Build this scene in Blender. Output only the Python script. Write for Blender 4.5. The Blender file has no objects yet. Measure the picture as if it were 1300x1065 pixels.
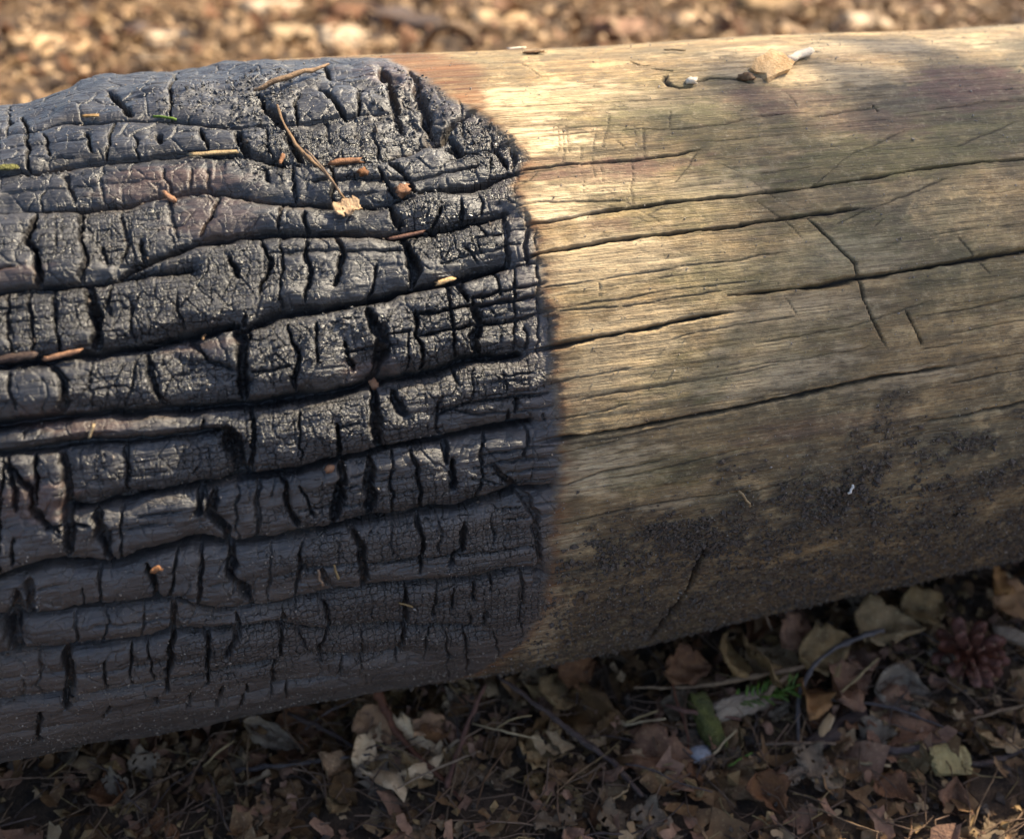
import bpy, math, random, heapq
import numpy as np
from mathutils import Vector, Matrix
C = bpy.context.scene.collection
rad = math.radians
random.seed(7); RNG = np.random.default_rng(7)

# ------------------------------------------------------------------ camera, sky, sun, exposure
F = 1394.0; CX, CY = 650.0, 532.5            # focal length and centre in photo pixels, used to trace the photo
PITCH, YAW = rad(35), 0.22744607
CAM = np.array([-0.294143, -0.56776, 0.541907])
FW = np.array([math.sin(YAW)*math.cos(PITCH), math.cos(YAW)*math.cos(PITCH), -math.sin(PITCH)])
RT = np.array([math.cos(YAW), -math.sin(YAW), 0.0]); UP = np.cross(RT, FW)
cam_d = bpy.data.cameras.new('camera'); cam = bpy.data.objects.new('camera', cam_d); C.objects.link(cam)
m = Matrix.Identity(4)
for i in range(3):
    m[i][0], m[i][1], m[i][2], m[i][3] = RT[i], UP[i], -FW[i], CAM[i]
cam.matrix_world = m
cam_d.sensor_width = 36; cam_d.lens = F/1300*36; cam_d.clip_start = 0.01; cam_d.clip_end = 300
cam_d.dof.use_dof = True; cam_d.dof.focus_distance = 0.535; cam_d.dof.aperture_fstop = 5.6
bpy.context.scene.camera = cam

SUN_EL = rad(45); SUN_AZ = rad(68)            # azimuth from +Y towards +X
world = bpy.data.worlds.new('World'); bpy.context.scene.world = world; world.use_nodes = True
nt = world.node_tree
sky = nt.nodes.new('ShaderNodeTexSky'); sky.sky_type = 'NISHITA'; sky.sun_disc = False
sky.sun_elevation = SUN_EL; sky.sun_rotation = SUN_AZ; sky.dust_density = 2.0; sky.air_density = 0.8; sky.ozone_density = 0.4
nt.links.new(sky.outputs[0], nt.nodes['Background'].inputs[0]); nt.nodes['Background'].inputs[1].default_value = 0.115
sl = bpy.data.lights.new('sun', 'SUN'); sl.energy = 5.0; sl.angle = rad(0.5); sl.color = (1.0, 0.86, 0.63)
so = bpy.data.objects.new('sun', sl); C.objects.link(so)
SD = Vector((math.sin(SUN_AZ)*math.cos(SUN_EL), math.cos(SUN_AZ)*math.cos(SUN_EL), math.sin(SUN_EL)))
so.rotation_euler = SD.to_track_quat('Z', 'Y').to_euler(); so.location = SD*5
vs = bpy.context.scene.view_settings
vs.view_transform = 'Standard'; vs.look = 'None'; vs.exposure = 1.4; vs.gamma = 1.0; vs.use_curve_mapping = False

# ------------------------------------------------------------------ noise
def hsh(a, b, seed):
    h = (a.astype(np.int64)*374761393 + b.astype(np.int64)*668265263 + seed*1274126177) & 0xFFFFFFFF
    h = ((h ^ (h >> 13))*1274126177) & 0xFFFFFFFF
    h = (h ^ (h >> 16)) & 0xFFFFFF
    return h.astype(np.float32)/np.float32(0xFFFFFF)
def vnoise(u, v, seed=0):                     # value noise, -1..1
    fu = np.floor(u); fv = np.floor(v); du = (u-fu).astype(np.float32); dv = (v-fv).astype(np.float32)
    du = du*du*(3-2*du); dv = dv*dv*(3-2*dv)
    a, b = hsh(fu, fv, seed), hsh(fu+1, fv, seed); c, d = hsh(fu, fv+1, seed), hsh(fu+1, fv+1, seed)
    return ((a*(1-du)+b*du)*(1-dv)+(c*(1-du)+d*du)*dv)*2-1
def fbm(u, v, seed=0, octv=3, gain=0.5):
    r = 0; a = 1.0; t = 0
    for k in range(octv):
        r = r + a*vnoise(u*2**k, v*2**k, seed+17*k); t += a; a *= gain
    return r/t
def sstep(a, b, x):
    t = np.clip((x-a)/(b-a), 0, 1); return t*t*(3-2*t)

# ------------------------------------------------------------------ the log's surface: x along, T round (0 faces the viewer, 90 deg is the top)
R0 = 0.18; TAPER = 0.11074; AXZ = 0.18
def rad_at(x): return R0*(1-TAPER*x)
def ray(px, py):
    d = FW + RT*((px-CX)/F) + UP*((CY-py)/F); return d/np.linalg.norm(d)
def trace(px, py):                            # photo pixel -> (x, s = R0*T) on the bare log
    d = ray(px, py); x = 0.0
    for it in range(12):
        r = rad_at(x); oy, oz = CAM[1], CAM[2]-AXZ
        a = d[1]**2+d[2]**2; b = oy*d[1]+oz*d[2]; c = oy*oy+oz*oz-r*r
        q = b*b-a*c
        t = (-b-math.sqrt(q))/a if q > 0 else -b/a
        x = 0.5*x+0.5*(CAM[0]+t*d[0]) if it < 6 else CAM[0]+t*d[0]
    y, z = CAM[1]+t*d[1], CAM[2]+t*d[2]-AXZ
    return np.array([x, R0*math.atan2(z, -y)])

# features traced along the log: (points, width px, depth mm, shoulder width px, shoulder depth mm)
def P(*a): return [(a[i], a[i+1]) for i in range(0, len(a), 2)]
LONG = [
 (P(-260,150,0,145,30,146,75,138,130,142,205,143,250,147,300,151,345,150,400,146,440,140,500,134), 4, 3.5, 20, 2.2),
 (P(-260,215,0,206,40,207,60,202,100,197,150,193,200,191,240,188,290,190,350,197,400,203,450,200,486,196,520,184,537,173,560,165), 6, 4.5, 22, 3.0),
 (P(560,165,575,150,592,140,622,136), 9, 6, 14, 2),
 (P(-260,275,0,262,60,258,120,254,150,252,200,242,230,238,265,234,300,242,345,250,420,254,480,252,520,244), 5, 4, 24, 3.2),
 (P(534,239,575,236,605,231,630,223,655,217), 7, 6, 18, 2.4),
 (P(565,183,602,191,625,186,655,177), 6, 5, 12, 1.6),
 (P(150,345,182,328,215,315,248,303,300,296,345,292,440,293,500,296,530,292,565,285,600,276,644,266), 8, 6, 22, 3.4),
 (P(-260,385,0,368,42,361,107,356,180,345,240,338), 5, 4, 22, 3),
 (P(300,420,358,397,413,390,466,378,515,368,559,357,603,344,645,333), 9, 6.5, 24, 4),
 (P(-260,470,0,460,48,456,100,448,135,446,180,439,205,433,240,424,300,410), 9, 6.5, 24, 4.2),
 (P(-260,600,-20,540,70,531,140,525,214,521,282,516,340,512,413,502,471,487,515,477,574,466,603,457,661,449), 10, 7.5, 26, 5),
 (P(-260,590,0,578,70,566,158,562,276,547), 7, 4.5, 18, 3.0),
 (P(90,650,110,648,169,636,248,621,298,612,340,609,384,600,428,588,486,574,545,564,588,558,632,546,676,539), 8, 6.5, 24, 4),
 (P(-260,770,-20,745,60,720,100,722,140,725,190,708,240,698,290,700,340,695,391,684,441,674,529,657,590,649,644,632,700,621), 9, 6.5, 24, 4.2),
 (P(-260,820,0,792,40,789,135,779,190,772,223,770,260,784,340,780,408,765,475,755,577,745,644,733,690,727), 7, 5.5, 24, 3.6),
 (P(-260,868,0,842,81,831,169,823,216,814,300,808,340,804,418,809,523,803,610,801), 6, 4.5, 24, 3.4),
 (P(-260,930,0,905,81,893,150,880,250,862,340,848,430,842,520,838), 5, 3.8, 24, 3.2),
 (P(-260,985,0,942,90,930,180,912,280,892,360,876,450,862), 4, 3, 18, 2.4),
 # thinner ones
 (P(390,730,430,724,509,718,577,708,678,699), 2.5, 2.5, 12, 1.2),
 (P(556,527,594,515,656,507,700,500), 3, 3, 12, 1.2),
 (P(533,428,603,413,695,398), 3, 3, 12, 1.2),
 (P(527,401,606,387,650,380,690,372), 3, 3, 12, 1.2),
 (P(600,378,650,365,696,357), 2.5, 2.5, 9, .8),
 (P(560,520,610,530,650,527,704,518), 2, 2, 8, .8),
 (P(600,600,640,590,700,583), 2, 2, 8, .6), (P(625,607,670,600,708,595), 2, 2, 8, .6),
 (P(610,585,655,574,705,566), 2, 2, 8, .6), (P(640,652,690,643,708,640), 2, 2, 8, .6),
 (P(640,665,672,662,704,655), 2, 2, 8, .6), (P(600,612,640,618,706,610), 2, 2, 8, .6),
 (P(600,300,650,290,690,283), 2, 2, 8, .6), (P(560,330,605,318,660,306), 2, 2, 8, .6),
 (P(0,172,60,168,110,166), 2, 1.5, 8, .6), (P(0,236,50,232,130,226,200,222), 2, 1.5, 10, .8),
 (P(380,652,430,648,470,645), 2, 1.5, 10, .6), (P(60,675,110,668), 3, 3, 10, 1), (P(400,226,460,222,520,226,560,218,610,206), 3, 2.5, 12, 1.2),
 (P(600,345,650,336,692,330), 2, 2, 8, .6), (P(340,320,400,318,470,318,520,316), 2, 1.4, 14, 1.0),
 (P(120,800,200,795,300,790), 2, 1.4, 10, .8), (P(0,870,80,862,160,852,220,842), 2, 1.4, 10, .8),
 (P(215,667,160,676,120,680), 2, 1.2, 10, .6),
]
CROSS = [
 (P(20,116,26,132,32,147),4,4), (P(52,153,56,170,59,187),3,3), (P(107,156,110,170,114,186),4,4), (P(135,106,150,120,165,138),7,5),
 (P(197,162,201,178),5,4), (P(251,154,258,170,262,186),5,4.5), (P(299,156,306,176,315,196),9,7), (P(325,114,342,136,357,158),6,5),
 (P(208,210,211,224,214,237),3,3), (P(262,210,268,236),3,3), (P(79,207,84,226,90,250),4,3.5), (P(332,204,344,226),4,4),
 (P(42,266,42,285,31,302,45,320,47,362),6,6), (P(127,304,135,330),3,3), (P(176,300,180,330),4,4), (P(279,240,267,268,253,296),5,3.5),
 (P(288,326,304,350),5,4.5), (P(107,356,113,385,121,402,118,444),12,7), (P(58,458,79,484,80,509,74,530),7,5.5),
 (P(183,440,186,461,191,486,208,509,215,523),6,5), (P(303,410,307,440,307,472,310,512),12,8), (P(307,395,315,425,307,450),4,4),
 (P(74,568,83,593,83,622,87,654,84,705),8,6), (P(156,560,160,590,162,636),5,5), (P(284,544,298,577,311,612),15,8), (P(253,620,262,632,272,642),6,5),
 (P(257,620,252,660),7,6), (P(45,575,46,645),4,4), (P(0,588,37,622,40,650,73,680),6,5), (P(126,567,130,600),2,2),
 (P(340,128,363,158,383,202),10,7.5), (P(405,109,427,130,440,144),7,5.5), (P(410,80,418,98),5,4), (P(482,85,498,116,510,160),9,6),
 (P(520,88,537,122,546,160),10,6.5), (P(567,165,584,190,596,192),9,6.5), (P(470,165,486,196),4,4), (P(492,199,520,226,530,242),7,6),
 (P(479,212,503,242),4,4), (P(630,186,646,212),5,4), (P(490,250,502,268,510,288),7,6), (P(511,296,520,314,527,342,522,364),11,7.5),
 (P(386,264,393,292),5,4), (P(425,297,436,319,427,347,424,360),6,5), (P(585,250,588,280),3,3), (P(610,240,612,268),2,2),
 (P(605,274,619,296),4,3.5), (P(590,311,610,330),3,3), (P(622,336,630,346),4,3.5), (P(466,390,480,419,494,434),10,7),
 (P(485,430,480,466,470,488),11,7.5), (P(440,430,448,468),5,4.5), (P(401,405,404,460),3,3), (P(527,396,533,436,537,472),4,4),
 (P(601,382,610,410,604,428,607,457),7,5.5), (P(578,352,594,382),6,5), (P(629,342,637,374),3,3), (P(695,394,697,438),2,2), (P(668,412,672,444),3,3),
 (P(570,460,575,475,582,490),3,3), (P(474,488,476,545,485,578),9,7), (P(427,535,432,588),5,5), (P(495,496,504,515,512,530),8,5),
 (P(556,512,556,545,566,558),3,3), (P(656,508,656,528),5,4), (P(647,525,646,546),5,4), (P(690,527,691,538),3,3), (P(568,562,567,594),6,5),
 (P(524,572,533,612,534,656),4,4), (P(469,580,472,620,468,662),10,7), (P(432,590,435,620,434,640,421,672),9,7), (P(357,604,365,647,379,676),6,5.5),
 (P(577,588,575,625),8,6), (P(625,594,650,618,668,636,680,655,681,680,686,720,680,745),9,5), (P(446,676,460,700,463,718,460,760),8,6.5),
 (P(384,698,380,742,372,772),4,4), (P(529,655,539,688,535,735),5,5), (P(590,668,587,698,577,705,572,724),7,5.5),
 (P(409,764,418,809,408,826,408,852),5,5), (P(360,775,357,836,347,857,344,885),4,4), (P(516,752,516,789,504,845),6,5),
 (P(462,803,458,852),3,3), (P(434,836,430,868),3,2.5), (P(600,742,603,768),4,3), (P(624,735,625,755),3,3), (P(408,728,421,756),6,4),
 (P(556,748,552,790),3,2.5), (P(578,750,577,780),3,2.5), (P(617,780,615,796),5,3), (P(595,780,600,800),3,2),
 (P(88,654,84,710),8,6), (P(116,648,132,688,141,720),11,7), (P(274,618,267,654,287,681,294,705,291,738,311,755,320,780),10,7.5),
 (P(184,720,196,745,200,772),6,5), (P(22,755,14,796,22,838),14,8), (P(34,740,38,785),9,6), (P(84,830,91,870,84,908),10,7), (P(220,768,218,823,213,853,213,882),6,5.5),
 (P(260,802,267,830,262,874),5,5), (P(302,785,301,816,286,840),6,5), (P(50,912,50,952),6,5), (P(196,885,197,900),4,3), (P(243,882,240,905),4,3),
 (P(284,872,276,900),4,3), (P(314,870,303,905),4,3), (P(15,688,14,720),3,3), (P(345,640,348,600),2,2), (P(180,772,182,820),2,2), (P(95,776,97,830),2,2),
 (P(134,842,136,880),2,2), (P(300,730,296,760),2,2), (P(430,690,432,725),2,2), (P(497,665,499,712),2,2), (P(560,660,560,706),2,2), (P(625,655,627,695),2,2),
 (P(640,470,643,500),2,2), (P(600,470,604,510),2,2), (P(520,420,515,470),2,2), (P(230,570,232,618),2,2), (P(120,575,124,640),2,2), (P(380,620,400,660),3,3),
 (P(-60,210,-52,262),5,4), (P(-40,370,-36,456),8,6), (P(-90,590,-80,740),9,6), (P(-50,795,-56,842),7,5), (P(-110,270,-105,360),7,5), (P(-120,470,-112,560),8,6), (P(-45,850,-40,905),6,5),
 (P(150,262,160,300,150,330),3,3), (P(215,250,222,300),3,2.5), (P(330,300,345,330,330,372),4,4), (P(385,300,395,340,388,384),4,4), (P(365,412,378,450,372,500),4,4),
 (P(240,430,262,455,300,470),4,3.5), (P(255,530,252,560),3,3), (P(380,520,384,590),2,2), (P(165,380,168,430),2,2), (P(225,372,230,420),2,2), (P(10,470,18,520),3,3),
]
# cracks in the bare wood (points, width px, depth mm)
WOOD = [
 (P(622,136,640,136,753,130,837,126,900,125),2.0,1.6), (P(650,178,682,175,733,170,809,164,865,164,919,158,960,148),2.2,1.8), (P(960,148,992,145,1030,141),2.2,1.6),
 (P(1030,148,1071,142,1120,136),2.4,2), (P(1170,142,1240,132,1300,127,1400,118),1.8,1.4), (P(652,218,724,209,803,203,865,195,893,189),3,2.2),
 (P(640,267,682,256,739,257,800,255),2.6,2), (P(700,254,740,250,850,240,980,220,1060,207),1.4,1), (P(640,289,696,282,753,271,809,264,851,257,922,251,980,244,1033,237,1111,225,1193,213,1251,206,1300,202,1420,188),3.6,3),
 (P(640,334,700,319,760,309,860,297,936,288,976,281,1076,267,1111,263),4.2,3.5), (P(1111,263,1161,244,1204,226),2,1.6),
 (P(655,450,705,440,780,425,870,407,930,396),5,4), (P(660,371,696,365,759,356,810,348,870,338,930,332,1000,320),1.8,1.4),
 (P(705,397,795,389,840,382,894,374,924,369),1.8,1.4), (P(924,376,960,373,1044,362,1128,348,1215,334,1300,319,1420,300),6.5,5),
 (P(660,506,711,484,804,466),2,1.6), (P(852,431,915,416,980,406,1014,401),1.8,1.4), (P(960,436,1080,416,1152,392,1182,382),1.5,1.2), (P(1155,403,1230,392,1300,376,1400,358),2,1.6),
 (P(1206,424,1300,407,1400,390),1.8,1.4), (P(1170,443,1221,436),2,1.5), (P(1185,490,1245,479,1300,469,1400,450),2.4,2), (P(1170,536,1230,527,1300,512,1400,494),2.8,2.2),
 (P(676,539,720,531,760,524,800,512),2,1.6), (P(640,572,714,557,780,548,840,536,900,524,980,509,1065,491,1140,475,1215,464),5.4,4.2),
 (P(676,585,730,572,800,556),1.8,1.3), (P(690,622,718,618,763,600,850,583),2.2,1.6), (P(780,608,850,592,942,569),1.5,1.2), (P(666,676,718,665,797,647,876,631,960,624,1023,603),2.4,1.8),
 (P(679,733,718,726,776,714),2.6,2), (P(640,822,710,807),2,1.6), (P(1007,739,1099,718,1180,695),2,1.5), (P(1117,631,1177,621,1243,608,1330,590),2.2,1.6), (P(1222,684,1300,670),1.6,1),
 (P(896,690,890,712,881,731,862,765,841,788,823,807),12,6),
 (P(709,161,709,194),1.8,1), (P(714,161,715,210),1.8,1.2), (P(719,158,723,198),2,1.2), (P(738,185,741,250),1.8,1.2), (P(774,146,765,190),2.2,1.2), (P(760,160,752,194),1.8,1),
 (P(752,198,757,226),1.8,1), (P(765,209,765,232),1.6,1), (P(805,158,807,186),1.8,1), (P(816,160,818,204),2.4,1.4), (P(801,196,804,264),2.2,1.4), (P(851,138,851,164),1.8,1),
 (P(782,178,795,190),2.4,1.4), (P(685,216,672,230,650,242),1.6,1.2), (P(736,254,780,264,823,284),1.2,.8), (P(764,237,800,260,840,285),1.4,.8), (P(900,202,940,219,980,250,1010,268),1.8,1),
 (P(888,190,868,220,856,234),2.2,1), (P(848,260,820,275),1.8,1), (P(1033,237,1082,196,1135,173,1164,158),2,1.2), (P(1210,188,1254,172,1292,155),2,1.2), (P(1199,228,1111,263,1056,288),2.2,1.4),
 (P(1140,263,1108,289),1.6,1), (P(960,254,998,283,1021,306),2,1), (P(1022,275,1056,309,1085,335,1095,380,1110,410,1125,443),3.2,2.2), (P(1213,301,1235,326,1256,350),2.4,1.4),
 (P(987,356,996,377,1011,401),1.8,1), (P(1149,394,1160,418,1170,440),3,2), (P(759,360,762,378),2.2,1.4), (P(1000,116,1015,136),1.8,1),
 (P(846,94,843,101,850,107,862,111,880,110),7,3), (P(885,104,900,99,930,100,958,105),6,3), (P(800,76,812,82,824,82),5,2), (P(826,86,840,88,856,90),5,2), (P(660,78,690,98),2,1.2), (P(1000,50,1030,56),2.2,1.2),
 (P(1108,134,1117,142),3,1.6),
]
PITS = [(554,167,14,7),(497,100,12,4),(520,120,16,4),(540,140,16,4),(375,190,9,4),(115,400,10,3),(305,490,12,3),(475,470,16,5),(575,195,10,4),(300,575,12,4),(235,430,18,3),(140,315,14,2.5),
        (20,810,10,4),(270,690,26,3),(165,690,16,2),(350,640,14,2.5),(425,640,14,3),(440,465,20,2),(128,700,14,3),(803,90,6,2),(812,96,4,2),(700,88,3,1.2),(872,88,4,1.5),(1110,90,3,1.2)]

# char boundary, traced from the top down
EDGE = P(415,60,450,64,492,74,530,92,566,116,592,136,618,150,640,168,658,185,668,208,657,240,666,268,680,300,688,345,697,390,702,440,707,480,714,530,716,580,711,620,704,660,702,700,697,740,694,762,680,792,655,815,630,832,600,850,560,872)

# ---- grid of the log
xl = min(trace(0, y)[0] for y in (120, 500, 950)) - 0.015
xb = max(trace(716, y)[0] for y in (600, 300)) + 0.004
xr = max(trace(1300, y)[0] for y in (60, 400, 690)) + 0.02
cols = np.concatenate([np.linspace(-1.3, xl-0.03, 40, endpoint=False), np.arange(xl-0.03, xl, 0.0016), np.arange(xl, xb, 0.00047), np.arange(xb, xr, 0.00078), np.arange(xr, xr+.05, .003), np.linspace(xr+.05, 1.9, 30)])
Tl = [rad(-57)]
while Tl[-1] < rad(122):
    Tl.append(Tl[-1]+0.00045/R0/max(0.42, math.cos(Tl[-1]-rad(33))))
Tl = Tl + list(np.linspace(Tl[-1]+.02, rad(303), 60, endpoint=False)) + [rad(303)]
rows = np.array(Tl)
nx, ny = len(cols), len(rows)
X, T = np.meshgrid(cols, rows, indexing='ij'); X = X.astype(np.float32); T = T.astype(np.float32); S = T*np.float32(R0)
MM = 0.001
pxm = 0.00037                                  # metres per photo pixel on the log's face
def warp(freq, amp, seed): return fbm(X*freq, S*freq, seed, 3)*amp

XW = X + warp(230, .0011, 3) + warp(60, .0012, 5); SW = S + warp(240, .0009, 4) + warp(50, .0013, 6)
XC = X + warp(170, .0019, 13) + warp(600, .0005, 15)
def densify(pts, fine=True):
    q = [trace(*p) for p in pts]
    return np.array(q)
def seg_apply(q, w_m, fn, XX, SS, margin):
    # distance to a polyline in surface metres, inside its own window; fn(slice, dist, along) applies it
    x0, x1 = q[:,0].min()-margin, q[:,0].max()+margin; s0, s1 = q[:,1].min()-margin, q[:,1].max()+margin
    i0, i1 = np.searchsorted(cols, [x0, x1]); j0, j1 = np.searchsorted(rows*R0, [s0, s1])
    if i1 <= i0 or j1 <= j0: return
    sl_ = (slice(i0, i1), slice(j0, j1)); xx, ss = XX[sl_], SS[sl_]
    dm = np.full(xx.shape, 9.0, np.float32); al = np.zeros(xx.shape, np.float32)
    L = np.concatenate([[0], np.cumsum(np.hypot(*(q[1:]-q[:-1]).T))]); tot = L[-1]
    for k in range(len(q)-1):
        a, b = q[k], q[k+1]; d = b-a; l2 = max(d@d, 1e-12)
        t = np.clip(((xx-a[0])*d[0]+(ss-a[1])*d[1])/l2, 0, 1)
        dd = np.hypot(xx-a[0]-t*d[0], ss-a[1]-t*d[1]); mk = dd < dm
        dm[mk] = dd[mk]; al[mk] = ((L[k]+t*(L[k+1]-L[k]))/tot)[mk]
    fn(sl_, dm, al)

# char mask: left of the traced edge
eq = np.array([trace(*p) for p in EDGE]); eo = np.argsort(eq[:,1]); es, ex = eq[eo,1], eq[eo,0]
ex = np.concatenate([[ex[0]-.25], [ex[0]-.03], ex, [ex[-1]-.07], [ex[-1]-.16]]); es = np.concatenate([[es[0]-.12], [es[0]-.012], es, [es[-1]+.008], [es[-1]+.12]])
dEdge = X - np.interp(S, es, ex).astype(np.float32) + fbm(X*90, S*500, 31, 3)*.0024 + fbm(X*40, S*120, 33, 2)*.0028
char = sstep(.0030, -.0045, dEdge)
edge = (.75*np.exp(-np.clip(dEdge, 0, 1)/.0032)+.5*np.exp(-np.clip(dEdge, 0, 1)/.012)*sstep(-.1, .5, fbm(X*50, S*700, 35, 3)))*(1-char)*sstep(-.004, 0, dEdge); edge = np.clip(edge, 0, 1); thin_c = char*sstep(-.026, -.002, dEdge)
topburn = np.zeros_like(X)

narrow = np.zeros_like(X); wide = np.zeros_like(X); deep = np.zeros_like(X)
nse = fbm(X*90, S*160, 41, 2)
for pts, w, dep, W, Wd in LONG:
    q = densify(pts); wm, Wm = w*pxm*.48, W*pxm
    def fn(sl_, d, al, wm=wm, dep=dep, Wm=Wm, Wd=Wd):
        wv = wm*(1+.45*nse[sl_])*(0.55+0.45*np.minimum(1, np.minimum(al, 1-al)*14))
        narrow[sl_] = np.minimum(narrow[sl_], -dep*MM*np.exp(-(d/wv)**3.4))
        wide[sl_] = np.minimum(wide[sl_], -Wd*1.75*MM*np.clip(1-d/(Wm*1.2), 0, 1)**2.4)
    seg_apply(q, wm, fn, XC*0+X+warp(60, .0006, 8) if False else XW, SW, Wm+.004)
# smaller cross cracks that cut every roll of char into blocks, from one traced groove to the next
r1_ = np.random.default_rng(19); MAJ = [f_[0] for f_ in LONG[:18] if f_[3] >= 18]
def gy_(g_, px): xs_ = [p_[0] for p_ in g_]; return np.interp(px, xs_, [p_[1] for p_ in g_]) if xs_[0]-5 <= px <= xs_[-1]+30 else None
EX = []; used_ = [(np.mean([p_[0] for p_ in c_[0]]), np.mean([p_[1] for p_ in c_[0]])) for c_ in CROSS]
while len(EX) < 82:
    px = r1_.uniform(-70, 690); py = r1_.uniform(95, 900)
    ys_ = sorted(y_ for y_ in (gy_(g_, px) for g_ in MAJ) if y_ is not None); up_ = [y_ for y_ in ys_ if y_ < py]; dn_ = [y_ for y_ in ys_ if y_ > py]
    y0 = up_[-1] if up_ else max(py-30, 84); y1 = dn_[0] if dn_ else min(py+30, 940-.13*px)
    if y1-y0 < 14 or any(abs(a_-px) < 22 and abs(b_-(y0+y1)/2) < 30 for a_, b_ in used_): continue
    if r1_.uniform() < .3: y0, y1 = (y0, (y0+y1)/2) if r1_.uniform() < .5 else ((y0+y1)/2, y1)
    sk = r1_.normal()*5; w = r1_.choice([2.2, 3.0, 4.2], p=[.5, .33, .17]); used_.append((px, (y0+y1)/2))
    EX.append(([(px-sk, y0-2), (px+r1_.normal()*2.5, y0*.66+y1*.34), (px+r1_.normal()*2.5, y0*.34+y1*.66), (px+sk, y1+2)], w, w*.55+1.2))
for k in range(60):                            # short splits along the grain inside the blocks
    px = r1_.uniform(-60, 650); py = r1_.uniform(100, 880); L_ = r1_.uniform(25, 75); sl_g = -.05-.12*(py/900)
    EX.append(([(px, py), (px+L_*.5, py+sl_g*L_*.5+r1_.normal()*1.2), (px+L_, py+sl_g*L_)], 2.0, 1.6))
for pts, w, dep in CROSS+EX:
    q = densify(pts); wm = max(w, 2.2)*pxm*.56
    def fn(sl_, d, al, wm=wm, dep=dep):
        tp = np.minimum(1, .35+np.minimum(al, 1-al)*5)
        wv = wm*(1+.5*nse[sl_])*tp
        narrow[sl_] = np.minimum(narrow[sl_], -dep*MM*tp*np.exp(-(d/wv)**5))
        wide[sl_] = np.minimum(wide[sl_], -.34*dep*MM*np.clip(1-d/.0055, 0, 1)**2.2)
    seg_apply(q, wm, fn, XC, SW, .009)
SWD = S + fbm(X*70, S*300, 51, 3)*.0008 + fbm(X*400, S*600, 53, 2)*.0003; XWD = X + fbm(X*200, S*120, 52, 3)*.0010
hw = np.zeros_like(X)
for pts, w, dep in WOOD:
    q = densify(pts); wm = max(w, 1.7)*pxm*(.50 if w < 3 else .40)
    def fn(sl_, d, al, wm=wm, dep=dep, w=w):
        tp = np.minimum(1, .3+np.minimum(al, 1-al)*8); wv = np.maximum(wm*(1+.9*nse[sl_])*tp, .00022)
        e = np.exp(-(d/wv)**2)*tp
        vis = sstep(-.95, -.25, nse[sl_]+.35*min(w-2, 3))
        hw[sl_] = np.minimum(hw[sl_], -dep*(.4 if w < 2.8 else .8)*MM*e*vis)
        deep[sl_] = np.maximum(deep[sl_], e*min(1, .42+w*.14)*(.25+.75*vis))
    seg_apply(q, wm, fn, XWD, SWD, .005)
r0_ = np.random.default_rng(77); ga, gb = trace(1044, 362), trace(1215, 334); kg = (gb[1]-ga[1])/(gb[0]-ga[0])
for k in range(62):
    x0 = r0_.uniform(xb-.012, xr-.03); s0 = r0_.uniform(rad(-30), rad(98))*R0; Lk = r0_.uniform(.03, .17); w = r0_.choice([1.2, 1.5, 2.0, 2.4], p=[.4, .35, .2, .05])
    kk = kg*np.clip(1.2-s0/.25, .2, 1.3)
    if k < 22: x0 = xb-.016+r0_.uniform(-.008, .006); Lk *= .7
    q = np.array([[x0+Lk*u_, s0+kk*Lk*u_+.0006*math.sin(7*u_+k)] for u_ in np.linspace(0, 1, 5)]); wm = w*pxm*.5
    def fn(sl_, d, al, wm=wm, w=w):
        tp = np.minimum(1, .2+np.minimum(al, 1-al)*6); e = np.exp(-(d/np.maximum(wm*(1+.5*nse[sl_])*tp, .00022))**2)*tp*sstep(-.8, -.1, nse[sl_])
        hw[sl_] = np.minimum(hw[sl_], -.4*w*MM*.5*e); deep[sl_] = np.maximum(deep[sl_], e*min(1, .38+w*.14))
    seg_apply(q, wm, fn, XWD, SWD, .004)
for px, py, r, dep in PITS:
    c = trace(px, py); r = r*pxm*1.3
    g = np.exp(-(((X-c[0])/r)**2+((S-c[1])/(r*1.1))**2)**1.5)*np.where(nse > -2, 1+.5*nse, 1)
    narrow -= dep*MM*g*.7

# ---- char blocks: watershed of the crack network
x_lo = xl-.03; bi = np.where((cols > x_lo) & (cols < xb+.002))[0]; bj = np.where(rows < rad(123))[0]
st = 3; ci, cj = bi[::st], bj[::st]
dist = np.minimum(-narrow/MM, 6)/6.0 + np.clip(-wide/MM, 0, 4)*.05
# traced features only
dm = dist[np.ix_(ci, cj)]
inch = dEdge[np.ix_(ci, cj)] < -.0005
lab = np.zeros(dm.shape, np.int32); n = 0
free = (dm < .13) & inch
H_, W_ = dm.shape
for a in range(H_):
    for b in np.where(free[a] & (lab[a] == 0))[0]:
        if lab[a, b]: continue
        n += 1; stack = [(a, b)]; lab[a, b] = n; mem = []
        while stack:
            i, j = stack.pop(); mem.append((i, j))
            for u, v in ((i+1, j), (i-1, j), (i, j+1), (i, j-1)):
                if 0 <= u < H_ and 0 <= v < W_ and free[u, v] and not lab[u, v]: lab[u, v] = n; stack.append((u, v))
        if len(mem) < 40:
            for i, j in mem: lab[i, j] = 0; free[i, j] = False
            n -= 1
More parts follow.
